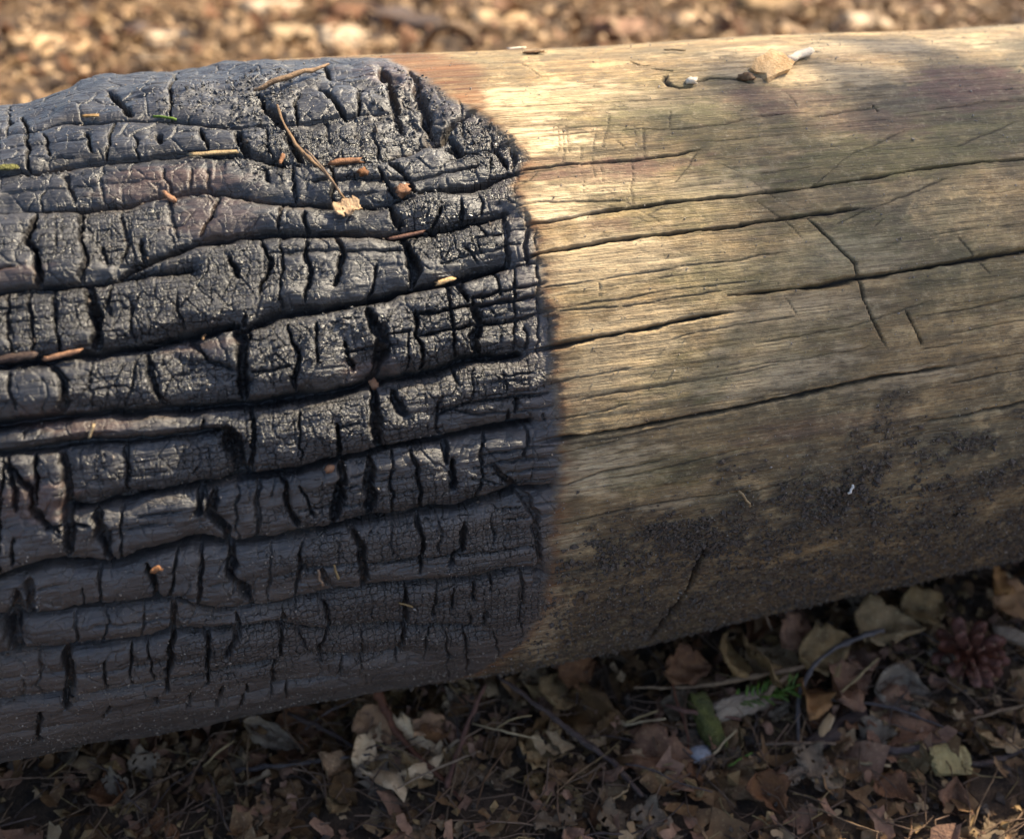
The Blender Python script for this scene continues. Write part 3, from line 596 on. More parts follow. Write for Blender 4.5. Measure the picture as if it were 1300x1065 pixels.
for l in range(n+2):
    qq = Q[bnd[l]:bnd[l+1]]
    if not len(qq): continue
    u, inv = np.unique(qq, return_inverse=True); inv = inv.reshape(qq.shape)
    nm = 'bare_wood' if l == 0 else ('charred_surface' if l == n+1 else 'char_block')
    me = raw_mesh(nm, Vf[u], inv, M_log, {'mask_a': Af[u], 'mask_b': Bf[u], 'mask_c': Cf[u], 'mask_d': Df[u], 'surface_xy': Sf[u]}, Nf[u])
    o = link(me, nm, log)
    if l == 0: o['label'] = 'bare weathered wood with long drying cracks'
for i_, nm, mm in ((0, 'burnt_end', M_endc), (nx-1, 'sawn_end', M_end)):
    ring = V[i_, :-1]; cpt = np.array([[ring[0][0], 0, AXZ]], np.float32); k = len(ring)
    tri = np.array([[k, j, (j+1) % k] for j in range(k)]); tri = tri[:, ::-1] if i_ == 0 else tri
    link(raw_mesh(nm, np.concatenate([ring, cpt]), tri, mm, smooth=False), nm, log)

def surf(px, py, lift=0.0):                    # the real surface point under a photo pixel, and its frame
    x, s = trace(px, py); i = min(np.searchsorted(cols, x), nx-1); j = min(np.searchsorted(rows, s/R0), ny-1)
    Tn = s/R0; nrm = np.array([0, -math.cos(Tn), math.sin(Tn)]); ts = np.array([0, math.sin(Tn), math.cos(Tn)])
    i0, i1, j0, j1 = max(i-3, 0), i+4, max(j-3, 0), j+4
    hh = float(h[i0:i1, j0:j1].max()); r = rad_at(x)+hh+lift
    return np.array([x, -r*math.cos(Tn), AXZ+r*math.sin(Tn)]), np.array([1., 0, 0]), ts, nrm

# ------------------------------------------------------------------ small shapes
def tube_mesh(name, pts, radii, m_, sides=7, knob=.2, seed=0):
    pts = np.array(pts, float); r_ = np.random.default_rng(seed+len(pts))
    # resample
    L = np.concatenate([[0], np.cumsum(np.linalg.norm(np.diff(pts, axis=0), axis=1))]); tot = L[-1]
    k = max(6, min(40, int(tot/.004))); s = np.linspace(0, tot, k); pp = np.stack([np.interp(s, L, pts[:, i]) for i in range(3)], 1)
    rr = np.interp(s, L, radii); 
    for _ in range(2): pp[1:-1] = (pp[:-2]+2*pp[1:-1]+pp[2:])/4
    pp[1:-1] += r_.normal(size=(k-2, 3))*rr[1:-1, None]*.25
    rr = rr*(1+knob*r_.normal(size=k)).clip(.6, 1.6)
    tg = np.gradient(pp, axis=0); tg /= np.linalg.norm(tg, axis=1, keepdims=True)
    ref = np.array([0, 0, 1.]) if abs(tg[:, 2]).mean() < .8 else np.array([1., 0, 0])
    a = np.cross(tg, ref); a /= np.linalg.norm(a, axis=1, keepdims=True); b_ = np.cross(tg, a)
    th = np.arange(sides)*2*math.pi/sides; ja = 1+.18*r_.normal(size=sides)
    ring = pp[:, None]+rr[:, None, None]*ja[None, :, None]*(a[:, None]*np.cos(th)[None, :, None]+b_[:, None]*np.sin(th)[None, :, None])
    vs_ = ring.reshape(-1, 3); base = pp[0].copy(); f = []
    for i in range(k-1):
        for j in range(sides): f.append([i*sides+j, i*sides+(j+1) % sides, (i+1)*sides+(j+1) % sides, (i+1)*sides+j])
    vs_ = np.concatenate([vs_, [pp[0]-tg[0]*rr[0]*.4, pp[-1]+tg[-1]*rr[-1]*.6]]); e0, e1 = len(vs_)-2, len(vs_)-1
    for j in range(sides): f.append([e0, (j+1) % sides, j, e0]); f.append([e1, (k-1)*sides+j, (k-1)*sides+(j+1) % sides, e1])
    me = bpy.data.meshes.new(name); me.from_pydata([tuple(v) for v in vs_-base], [], [tuple(q_ if q_[0] != q_[3] else q_[:3]) for q_ in f]); me.materials.append(m_)
    me.polygons.foreach_set('use_smooth', [True]*len(me.polygons)); me.update(); return me, base
def tube(name, pts, radii, m_, parent=None, **k):
    if isinstance(radii, (int, float)): radii = [radii]*len(pts)
    me, base = tube_mesh(name, pts, radii, m_, **k)
    if parent is not None: base = base-np.array(parent.location)
    return link(me, name, parent, base)
SEED = [0]
def leaf_mesh(kind, length, curl=.4, fold=.35, seed=0, torn=0., m_=None, thick=.00035, crump=.055):
    r_ = np.random.default_rng(seed); nu, nv = 15, 9
    f = {'birch': lambda t: (np.sin(np.pi*np.clip(t, 0, 1)**.62)**.75)*(1-.3*t), 'oval': lambda t: np.sin(np.pi*t**.85)**.7,
         'long': lambda t: .5*np.sin(np.pi*t**.8)**.7, 'scrap': lambda t: np.clip(.9-.5*abs(t-.5), .3, 1)}[kind]
    tt = np.linspace(0.0, 1, nu); vv = np.linspace(-1, 1, nv); U, Vv = np.meshgrid(tt, vv, indexing='ij')
    w = f(U)*.42; edge_ = np.abs(Vv)**2
    w = w*(1+edge_*(r_.normal(size=(nu, nv))*.10 + (.12+torn*.5)*fbm(U*7+seed, Vv*2+seed*3, seed, 2)))
    x = U+edge_*r_.normal(size=U.shape)*.015+ (torn*.25*fbm(Vv*3, U*0+seed, seed+5, 2)*(U > .9)); y = Vv*w + .08*fbm(U*2, U*0+seed, seed+3, 1)
    z = crump*fbm(U*9+seed, Vv*6, seed+31, 2)+fold*np.abs(y)*(1+.5*fbm(U*3, Vv, seed+9, 2)) + curl*(U-.5)**2*(1 if seed % 2 else -1)+.16*fbm(U*3.2+seed, Vv*2.1, seed+11, 3)+.05*np.sin(Vv*9)*edge_
    z = z + .012*np.cos(U*50-np.abs(Vv)*14)*(1-.3*edge_)
    P_ = np.stack([(x-.5), y, z], -1)*length; P_ = P_.reshape(-1, 3)
    I_ = np.arange(nu*nv).reshape(nu, nv); q = np.stack([I_[:-1,:-1], I_[1:,:-1], I_[1:,1:], I_[:-1,1:]], -1).reshape(-1, 4)
    if torn > .3: q = q[r_.uniform(size=len(q)) > .06*torn]
    low_ = P_-np.array([0, 0, thick]); N0 = len(P_)
    q2 = np.concatenate([q, q[:, ::-1]+N0])
    per = list(I_[:, 0])+list(I_[-1, 1:])+list(I_[::-1, -1][1:])+list(I_[0, ::-1][1:-1]); per = np.array(per); nx_ = np.roll(per, -1)
    q2 = np.concatenate([q2, np.stack([nx_, per, per+N0, nx_+N0], 1)])
    return raw_mesh('leaf', np.concatenate([P_, low_]), q2, m_)
def chunk_mesh(name, size, seed, m_, rough=.18, n_=(7, 5, 4), taper=.3, smooth=True):
    # an irregular splintered piece: a box lattice pushed about by noise, uneven at its ends
    r_ = np.random.default_rng(seed); a, b_, c_ = n_; vid = {}; vs_ = []; fs = []
    def vid_(i, j, k):
        key = (i, j, k)
        if key not in vid:
            u, v, w = 2*i/a-1, 2*j/b_-1, 2*k/c_-1
            e = max(abs(v), abs(w)); s_ = 1-taper*abs(u)**3*r_.uniform(.3, 1)
            rl = 1/max(1, math.hypot(v, w)**.6)
            p = np.array([u*size[0]/2*(1+rough*.8*r_.normal()*(abs(u) > .9)), v*size[1]/2*s_*rl*(1+rough*r_.normal()), w*size[2]/2*s_*rl*(1+rough*r_.normal())])
            vid[key] = len(vs_); vs_.append(p)
        return vid[key]
    for i in range(a):
        for j in range(b_):
            for k, o in ((0, 1), (c_, 0)):
                f = [vid_(i,j,k), vid_(i+1,j,k), vid_(i+1,j+1,k), vid_(i,j+1,k)]; fs.append(f[::-1] if o else f)
    for i in range(a):
        for k in range(c_):
            for j, o in ((0, 0), (b_, 1)):
                f = [vid_(i,j,k), vid_(i+1,j,k), vid_(i+1,j,k+1), vid_(i,j,k+1)]; fs.append(f[::-1] if o else f)
    for j in range(b_):
        for k in range(c_):
            for i, o in ((0, 1), (a, 0)):
                f = [vid_(i,j,k), vid_(i,j+1,k), vid_(i,j+1,k+1), vid_(i,j,k+1)]; fs.append(f[::-1] if o else f)
    return raw_mesh(name, np.array(vs_), np.array(fs), m_, smooth=smooth)
def frame_place(o, p, tx, ty, nz, ang=0, tilt=(0, 0)):
    M_ = Matrix(((tx[0], ty[0], nz[0], p[0]), (tx[1], ty[1], nz[1], p[1]), (tx[2], ty[2], nz[2], p[2]), (0, 0, 0, 1)))
    M_ = M_ @ Matrix.Rotation(ang, 4, 'Z') @ Matrix.Rotation(tilt[0], 4, 'X') @ Matrix.Rotation(tilt[1], 4, 'Y'); o.matrix_world = M_
def on_log(me, name, px, py, lift, ang, tilt, label, cat, group=None):
    p, tx, ts, nz = surf(px, py, lift); o = link(me, name); frame_place(o, p, tx, ts, nz, ang, tilt); return tag(o, label, cat, group)
def gpt(px, py, z=0.0):                        # where the ray through a photo pixel meets the ground
    d = ray(px, py); zz = z
    for _ in range(6):
        tt = (zz-CAM[2])/d[2]; p = CAM+tt*d; zz = float(gh(p[0], p[1]))+z
    return np.array([p[0], p[1], zz])

# ------------------------------------------------------------------ things lying on the log
PXM = .00040
o = on_log(chunk_mesh('bark_flake', (.022, .019, .0036), 12, M_flake, .16, (3, 3, 1), .35, False), 'bark_flake', 979, 90, .002, .55, (.1, -.1), 'tan angular bark flake resting on top of the bare wood', 'bark flake')
tube('white_splinter', [surf(998, 82, .0015)[0], surf(1012, 77, .0025)[0], surf(1028, 72, .0028)[0]], [.0021, .0023, .0020], M_stick, knob=.05, sides=6)
tag(bpy.data.objects['white_splinter'], 'short cream white stick beside the tan bark flake', 'stick')
tw = tube('curved_twig', [surf(*a)[0] for a in ((322,117,.002),(345,113,.004),(362,109,.0045),(380,103,.004),(400,99,.003),(418,90,.003))], [.0008,.0012,.0014,.0012,.0011,.0007], M_twigp)
tag(tw, 'light brown curved twig lying across the char near the top of the log', 'twig')
tw = tube('dry_twig', [surf(*a)[0] for a in ((352,134,.002),(358,150,.002),(378,185,.003),(392,200,.004),(410,218,.003),(425,236,.003),(440,251,.003))], [.0005,.0005,.0008,.0009,.0007,.0007,.0005], M_twigp)
tag(tw, 'long thin tan twig running down the char to a pale leaf scrap', 'twig')
tw = tube('dry_needle', [surf(*a)[0] for a in ((388,191,.004),(402,213,.006),(418,232,.005),(432,246,.003))], .0005, M_twigp, knob=.03)
tag(tw, 'tan dry needle lying beside the long tan twig', 'needle')
on_log(leaf_mesh('scrap', .0125, .25, .15, 21, .6, M_leafs, crump=.0), 'leaf_scrap', 441, 263, .0025, .3, (-.2, .1), 'ragged pale leaf scrap on the char at the end of the thin twig', 'leaf')
on_log(chunk_mesh('bark_crumb', (.0135, .003, .002), 31, M_orange, .2, (6,2,2)), 'bark_crumb', 438, 203, .001, .02, (0,0), 'long orange brown flake above the thin twig on the char', 'flake')
on_log(chunk_mesh('bark_crumb', (.004, .0035, .002), 32, M_orange, .3, (3,3,2)), 'bark_crumb', 460, 219, .001, .5, (0,0), 'tiny orange crumb just below the long orange flake', 'crumb')
on_log(chunk_mesh('bark_crumb', (.0065, .005, .003), 33, M_orange, .35, (4,4,2)), 'bark_crumb', 511, 241, .0015, .2, (.2,0), 'rusty orange crumb to the right of the pale leaf scrap', 'crumb')
on_log(chunk_mesh('bark_crumb', (.0065, .0028, .002), 34, M_orange, .25, (4,3,2)), 'bark_crumb', 214, 246, .001, -.9, (0,0), 'small orange flake alone on the left char under the straw splinter', 'flake')
on_log(chunk_mesh('splinter', (.020, .0022, .0012), 35, M_straw, .15, (8,2,2)), 'splinter', 270, 190, .0012, .0, (0,.02), 'pale yellow straw splinter lying in a char groove at upper left', 'splinter')
on_log(chunk_mesh('splinter', (.015, .0022, .0012), 36, M_orange, .15, (7,2,2)), 'splinter', 76, 449, .001, .12, (0,0), 'yellow brown splinter in the groove at the far left', 'splinter')
on_log(chunk_mesh('splinter', (.016, .0034, .002), 37, M_twig, .15, (7,2,2)), 'splinter', 18, 452, .001, .06, (0,0), 'dark brown splinter in the groove at the left frame edge', 'splinter')
on_log(chunk_mesh('splinter', (.0062, .0013, .001), 38, M_straw, .15, (5,2,2)), 'splinter', 115, 548, .001, 1.1, (0,0), 'tiny straw sliver in the brown hollow at lower left', 'splinter')
on_log(chunk_mesh('splinter', (.016, .0016, .0012), 39, M_twigr, .15, (7,2,2)), 'splinter', 516, 294, .002, .12, (0,0), 'reddish sliver bridging the groove left of the deep black gap', 'splinter')
on_log(chunk_mesh('splinter', (.0085, .0022, .0012), 40, M_flake, .2, (5,2,2)), 'splinter', 566, 353, .001, .2, (0,0), 'tan sliver in the long groove in the middle of the char', 'splinter')
on_log(chunk_mesh('splinter', (.006, .002, .0012), 41, M_orange, .2, (4,2,2)), 'splinter', 357, 197, .001, 1.2, (0,0), 'orange sliver left of the long thin tan twig', 'splinter')
on_log(chunk_mesh('bark_crumb', (.0045, .0025, .002), 42, M_orange, .3, (4,3,2)), 'bark_crumb', 198, 721, .001, .2, (0,0), 'orange crumb in the groove at lower left of the char', 'crumb')
on_log(chunk_mesh('bark_crumb', (.0035, .0035, .002), 43, M_orange, .3, (3,3,2)), 'bark_crumb', 418, 597, .001, .2, (0,0), 'small rust crumb beside the twin black gaps', 'crumb')
on_log(chunk_mesh('bark_crumb', (.003, .005, .002), 44, M_orange, .3, (3,4,2)), 'bark_crumb', 476, 488, .001, .2, (0,0), 'dark orange crumb in the wide central groove', 'crumb')
on_log(chunk_mesh('bark_flake', (.0105, .0035, .0015), 45, M_leaf, .2, (5,3,2)), 'bark_flake', 678, 67, .001, 0, (0,0), 'thin dark brown flake on top of the wood past the char', 'bark flake')
on_log(chunk_mesh('bark_flake', (.007, .0025, .001), 46, M_leafp, .2, (5,3,2)), 'bark_flake', 112, 138, .001, -.05, (0,0), 'pale grey lichen flake on the upper left char', 'bark flake')
on_log(chunk_mesh('bark_flake', (.009, .0035, .001), 47, M_moss, .2, (5,3,2)), 'bark_flake', 4, 204, .001, -.05, (0,0), 'mossy yellow flake on the char at the left frame edge', 'bark flake')
for a, lb, mm in ((P(193,142,205,142,222,146), 'single green needle on the upper left char', M_green), (P(507,769,524,771), 'short pale needle on the lower char', M_straw), (P(424,718,430,735), 'pale sliver on the lower char beside a groove', M_straw),
                  (P(404,725,406,738,410,746), 'curled tan fibre on the lower char', M_twigp), (P(1073,622,1077,618,1079,612), 'small white seed wing on the dirty wood', M_white), (P(935,620,944,628,950,640), 'thin pale curved fibre on the dirty wood', M_straw),
                  (P(843,66,870,68), 'short pale sliver behind the dark worm groove', M_straw), (P(256,429,258,420), 'tiny tan sliver on the char knot', M_twigp)):
    o = tube('needle', [surf(x_, y_, .0014)[0] for x_, y_ in a], .0006, mm, knob=.05, sides=5); tag(o, lb, 'needle' if 'needle' in lb else 'sliver')
on_log(chunk_mesh('splinter', (.010, .002, .0015), 48, M_stick, .12, (5,2,2)), 'splinter', 656, 62, .001, 0, (0,0), 'cream sliver on the top edge of the wood beside the char', 'splinter')
on_log(chunk_mesh('bark_crumb', (.005, .004, .003), 49, M_stick, .3, (3,3,2)), 'bark_crumb', 878, 105, .001, 0, (0,0), 'pale crumb in the dark worm groove left of the bark flake', 'crumb')
on_log(chunk_mesh('bark_crumb', (.007, .004, .003), 50, M_leaf, .3, (3,3,2)), 'bark_crumb', 946, 101, .001, 0, (0,0), 'dark brown crumb touching the left of the tan bark flake', 'crumb')

def scatter_mesh(name, pts, sizes, m_, seed=0, flat=1.0, kinds='octa'):
    r_ = np.random.default_rng(seed); k = len(pts)
    base = np.array([[1,0,0],[0,1,0],[-1,0,0],[0,-1,0],[0,0,1],[0,0,-1]], float); fc = np.array([[0,1,4],[1,2,4],[2,3,4],[3,0,4],[1,0,5],[2,1,5],[3,2,5],[0,3,5]])
    v = base[None]*r_.uniform(.55, 1.25, (k, 6, 1)); A_ = r_.normal(size=(k, 3, 3)); Qm, _ = np.linalg.qr(A_)
    v = v*np.array([1.25, .9, .8*flat]); v = np.einsum('kij,kvj->kvi', Qm, v)*sizes[:, None, None]+pts[:, None]
    return raw_mesh(name, v.reshape(-1, 3), (fc[None]+np.arange(k)[:, None, None]*6).reshape(-1, 3), m_, smooth=False)
flatV = V[:, :-60]; flatN = Nn[:, :-60]
def pick(weight, k, seed):
    r_ = np.random.default_rng(seed); w = weight[:, :-60].copy().astype(np.float64)
    w *= np.gradient(cols)[:, None]*np.gradient(rows)[None, :-60]
    w[(cols < xl-.02) | (cols > xr+.03)] = 0; c = np.cumsum(w.ravel()); return np.searchsorted(c, r_.uniform(0, c[-1], k))
def on_surface(weight, k, seed, size, m_, name, label, cat, lift=.3):
    ii = pick(weight, k, seed); sz = size(np.random.default_rng(seed+1), k); p = flatV.reshape(-1, 3)[ii]+flatN.reshape(-1, 3)[ii]*sz[:, None]*lift
    o = link(scatter_mesh(name, p, sz, m_, seed), name); return tag(o, label, cat, kind='stuff')
side = sstep(rad(122), rad(100), T)*sstep(rad(-60), rad(-50), T)
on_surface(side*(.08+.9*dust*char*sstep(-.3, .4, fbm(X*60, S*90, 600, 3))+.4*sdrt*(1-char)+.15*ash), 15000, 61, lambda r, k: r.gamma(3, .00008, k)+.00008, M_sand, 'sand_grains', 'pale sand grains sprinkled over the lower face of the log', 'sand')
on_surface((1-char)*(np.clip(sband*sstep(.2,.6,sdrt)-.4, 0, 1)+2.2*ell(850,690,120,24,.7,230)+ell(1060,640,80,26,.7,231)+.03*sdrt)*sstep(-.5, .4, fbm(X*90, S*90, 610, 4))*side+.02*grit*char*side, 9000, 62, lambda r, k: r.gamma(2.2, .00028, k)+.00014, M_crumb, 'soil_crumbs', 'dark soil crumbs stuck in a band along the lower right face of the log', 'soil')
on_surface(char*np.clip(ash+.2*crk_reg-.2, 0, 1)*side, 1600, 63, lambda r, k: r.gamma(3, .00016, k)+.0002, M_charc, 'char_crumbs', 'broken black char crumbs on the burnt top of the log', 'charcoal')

# ------------------------------------------------------------------ litter in front of the log
def gleaf(px, py, lenpx, kind, ang, tilt, m_, label=None, curl=.4, fold=.35, torn=0., z=.006, group=None, stem=False):
    SEED[0] += 1; p = gpt(px, py, z); L_ = lenpx*np.linalg.norm(p-CAM)/F
    me = leaf_mesh(kind, L_, curl, fold, SEED[0]+100, torn, m_); me.name = 'dead_leaf'
    o = link(me, 'dead_leaf'); o.location = p; o.rotation_euler = (tilt[0], tilt[1], ang); return tag(o, label or LEAFL, 'leaf', group)
LEAFL = 'dry brown dead leaf lying in the shaded litter before the log'
gleaf(345,936,70,'long',-.5,(.5,.15),M_leafg,'grey elongated leaf under the burnt end of the log',z=.012)
gleaf(388,925,80,'birch',.1,(.45,0),M_leafr,'large russet leaf beside the grey leaf below the char',z=.004,curl=-.2)
gleaf(478,925,60,'oval',-.9,(.4,.1),M_leafo,'tan torn leaf pierced by a reddish twig below the char',torn=.4,z=.012)
gleaf(510,940,70,'birch',-1.0,(.25,0),M_leafp,'broad grey brown leaf under the reddish twig at lower centre',torn=.3,z=.004)
gleaf(506,965,110,'oval',.05,(.1,0),M_flake,'bright tan leaf scrap at the bottom centre left',torn=.5,z=.004)
gleaf(545,921,40,'scrap',-.1,(.35,.1),M_leafo,'glossy orange curled leaf piece below the char',curl=.3,z=.016)
gleaf(580,958,40,'oval',.7,(.2,.1),M_leafp,'ochre crumpled leaf next to the orange curled piece',torn=.3,z=.008)
gleaf(735,848,56,'birch',.3,(.6,0),M_leafr,'small reddish leaf tucked under the log near the scorched edge',z=.018)
gleaf(700,880,60,'oval',1.2,(.5,.2),M_leafp,'pale yellowish leaf standing under the log beside the thick twig',z=.012)
gleaf(752,905,90,'birch',-.6,(.45,-.1),M_leaf,'large brown leaf left of the red twig',z=.010)
gleaf(690,955,60,'scrap',.4,(.3,.1),M_leafp,'ragged ochre leaf right of the lower forked twig',torn=.7,z=.006)
gleaf(838,958,85,'birch',-.55,(.3,0),M_leafr,'mid brown leaf left of the pale blue stone',z=.008)
gleaf(872,850,60,'oval',.0,(.55,.1),M_leafr,'rosy brown leaf against the base of the log',z=.018)
gleaf(868,895,50,'scrap',.2,(.5,-.1),M_leafg,'grey crumpled leaf above the red twig',torn=.3,z=.012)
gleaf(922,832,70,'birch',1.2,(.7,.1),M_leafp,'olive leaf standing upright against the log',z=.024)
gleaf(965,838,84,'birch',1.9,(.75,-.1),M_leafp,'large pale creased leaf standing against the log',curl=.2,z=.024)
gleaf(1045,828,70,'oval',.1,(.45,.0),M_leafp,'tan leaf with torn edge right of the creased leaf',torn=.3,z=.018)
gleaf(1010,800,56,'oval',.8,(.6,.0),M_leafr,'dull red leaf under the right half of the log',z=.02)
gleaf(1128,792,80,'birch',-.6,(.5,0),M_leafp,'long brown leaf pointing away from the log at right',z=.024)
gleaf(1175,770,60,'oval',.2,(.5,.1),M_leafp,'greyish tan curled leaf close under the log at right',z=.02)
gleaf(1078,868,75,'birch',.6,(.4,.1),M_leafr,'mottled brown leaf right of the orange curled leaf',z=.012)
gleaf(1022,890,52,'oval',1.4,(.5,.2),M_leafo,'orange brown cupped leaf beside the green fir sprig',fold=.9,z=.014)
gleaf(1145,880,66,'oval',-.3,(.35,0),M_leafg,'broad grey green leaf left of the pine cone',z=.008)
gleaf(1155,925,95,'birch',-.45,(.2,0),M_leafr,'pinkish brown leaf behind the long bluish twig',z=.006)
gleaf(1285,760,60,'oval',.2,(.5,0),M_leafo,'yellowish leaf under the log at the right frame edge',z=.02)
gleaf(1270,735,46,'oval',.9,(.6,0),M_leafo,'golden leaf behind the pine cone beside the log',z=.03)
gleaf(1120,945,60,'scrap',.9,(.3,.1),M_leafr,'knobbly brown leaf below the bluish twig',torn=.6,z=.006)
gleaf(905,938,30,'long',1.3,(.4,.2),M_leafr,'narrow pinkish leaf right of the mossy stick',z=.014)
gleaf(1265,940,60,'oval',2.2,(.3,.1),M_leafp,'beige scrap of leaf at the lower right',torn=.5,z=.006)

def gtwig(name, pts, radii, m_, label, cat='twig', **k):
    o = tube(name, [gpt(*p) for p in pts], radii, m_, **k); return tag(o, label, cat)
gtwig('twig', [(478,872,.03),(490,905,.02),(515,945,.012),(560,985,.008),(585,1015,.006)], [.002,.002,.0016,.0014,.001], M_twigr, 'reddish twig slanting down from the burnt edge at lower centre')
gtwig('twig', [(617,868,.03),(605,893,.02),(588,935,.014),(572,985,.01),(568,1000,.01)], [.0010,.0012,.0015,.0016,.001], M_twigr, 'thin purple brown twig leaning to the left below the char edge')
gtwig('twig', [(632,858,.035),(690,900,.024),(735,935,.018),(775,965,.012),(815,1010,.008)], [.0014,.0018,.0020,.0020,.0016], M_twig, 'thick dark twig slanting down to the right at lower centre')
gtwig('twig', [(300,978,.010),(340,972,.012),(400,965,.012),(470,957,.010)], [.0016,.0014,.0012,.0008], M_twigb, 'long grey twig along the bottom left')
gtwig('twig', [(365,905,.016),(410,925,.016),(452,950,.010)], [.0012,.0016,.001], M_twig, 'short dark twig above the russet leaf')
gtwig('twig', [(805,872,.018),(860,873,.018),(910,868,.022),(950,858,.024),(1000,850,.022),(1020,845,.022)], [.0008,.0009,.0014,.0017,.0017,.0011], M_twigp, 'knobbly orange brown twig running level below the log')
gtwig('twig', [(845,895,.016),(880,905,.018),(940,913,.014)], [.0014,.0014,.0008], M_twigr, 'short bright red twig crossing the mossy stick')
gtwig('twig', [(965,885,.016),(985,868,.022),(1000,856,.022)], [.002,.002,.001], M_twigp, 'stubby ochre side twig above the fir sprig')
gtwig('twig', [(1018,968,.006),(1012,925,.010),(1014,880,.018),(1030,848,.024),(1062,820,.028),(1105,803,.034),(1122,800,.034)], [.0008,.0011,.0014,.0015,.0015,.0018,.0014], M_twigb, 'long purplish twig arching up from the sprig towards the log')
gtwig('twig', [(1040,888,.016),(1090,890,.014),(1140,898,.014),(1180,915,.010),(1222,932,.008)], [.0008,.0012,.0014,.0012,.0007], M_twigb, 'smooth bluish twig pointing down to the right')
gtwig('twig', [(1035,900,.014),(1075,872,.018),(1115,835,.022)], [.0012,.0010,.0007], M_straw, 'straw coloured stalk rising over the mottled leaf')
gtwig('twig', [(960,944,.008),(1000,943,.010),(1060,944,.010)], [.0012,.0014,.001], M_twigp, 'knobbly tan twig lying level at the bottom')
gtwig('twig', [(1195,972,.006),(1250,968,.008),(1300,950,.008),(1350,940,.008)], [.0018,.002,.002,.001], M_twig, 'rough dark twig at the bottom right')
gtwig('twig', [(1232,913,.010),(1270,902,.012),(1300,895,.014),(1340,885,.014)], [.0008,.0010,.0012,.001], M_twigp, 'pale bent stalk at the right below the pine cone')
gtwig('twig', [(1125,952,.010),(1175,950,.010),(1200,945,.010)], [.0022,.0024,.002], M_twig, 'thick short brown twig piece at the lower right')
gtwig('twig', [(853,860,.020),(858,890,.018),(872,925,.014),(875,955,.008)], [.0006,.0009,.0010,.0006], M_twigr, 'fine reddish twig hanging left of the mossy stick')
gtwig('twig', [(795,917,.016),(835,902,.018)], [.0009,.0006], M_straw, 'upper straw stalk of the pair left of the red twig')
gtwig('twig', [(793,920,.014),(845,912,.016)], [.0009,.0006], M_straw, 'lower straw stalk of the pair left of the red twig')
gtwig('grass_blade', [(600,918,.016),(640,928,.018),(690,940,.014)], [.0006,.0008,.0005], M_straw, 'dry grass blade behind the thick dark twig', 'grass')
gtwig('grass_blade', [(628,925,.016),(650,910,.024),(675,908,.022)], [.0005,.0006,.0004], M_straw, 'arched dry grass blade left of the thick dark twig', 'grass')
gtwig('grass_blade', [(258,972,.01),(280,950,.02),(297,940,.02)], [.0008,.0008,.0004], M_straw, 'dry grass blade below the burnt end at bottom left', 'grass')
gtwig('grass_blade', [(905,957,.012),(920,940,.016),(935,926,.020)], [.0008,.0008,.0004], M_straw, 'dry grass blade beside the pale blue stone', 'grass')
gtwig('grass_blade', [(925,972,.010),(940,962,.014),(955,955,.014)], [.0008,.0006,.0004], M_green, 'greenish grass blade at the bottom under the stone', 'grass')
gtwig('twig', [(1090,968,.008),(1130,972,.008)], [.0011,.0011], M_straw, 'pale stalk at the bottom beside the knobbly leaf')
gtwig('twig', [(980,800,.02),(972,780,.04)], [.0008,.0005], M_twigp, 'tiny upright stalk under the middle of the log')

o = link(chunk_mesh('mossy_stick', (.034, .013, .013), 71, M_moss, .10, (8,6,6), .1), 'mossy_stick'); o.location = gpt(897, 915, .012); o.rotation_euler = (0, rad(-20), rad(95)); tag(o, 'yellow green mossy stick stub standing above the pale blue stone', 'stick')
o = link(chunk_mesh('bark_piece', (.036, .014, .010), 72, M_barkp, .14, (9,5,4), .2), 'bark_piece'); o.location = gpt(938, 895, .014); o.rotation_euler = (rad(20), 0, rad(8)); tag(o, 'cream ridged bark piece between mossy stick and fir sprig', 'bark')
o = link(chunk_mesh('pebble', (.013, .010, .008), 73, M_stone, .06, (5,5,4), .6), 'pebble'); o.location = gpt(888, 957, .008); tag(o, 'small pale blue stone on the litter at the bottom', 'stone')
o = link(chunk_mesh('wood_chip', (.022, .018, .004), 74, M_chipy, .10, (4,8,2), .1, False), 'wood_chip'); o.location = gpt(1207, 966, .010); o.rotation_euler = (rad(20), 0, rad(-10)); tag(o, 'yellow fibrous wood chip at the bottom right', 'wood chip')
o = link(chunk_mesh('bark_piece', (.026, .010, .006), 75, M_barkp, .14, (6,4,3), .3), 'bark_piece'); o.location = gpt(1287, 808, .016); o.rotation_euler = (rad(20), 0, rad(-40)); tag(o, 'beige bark piece right of the pine cone', 'bark')
o = link(chunk_mesh('wood_chip', (.018, .006, .004), 76, M_chip, .12, (6,3,2), .4), 'wood_chip'); o.location = gpt(1048, 922, .010); o.rotation_euler = (0, rad(-15), rad(40)); tag(o, 'small orange chip below the orange cupped leaf', 'wood chip')
o = link(chunk_mesh('bark_piece', (.05, .012, .008), 77, M_twig, .12, (8,4,3), .3), 'bark_piece'); o.location = gpt(1065, 925, .006); o.rotation_euler = (0, 0, rad(20)); tag(o, 'dark flat bark strip behind the small orange chip', 'bark')

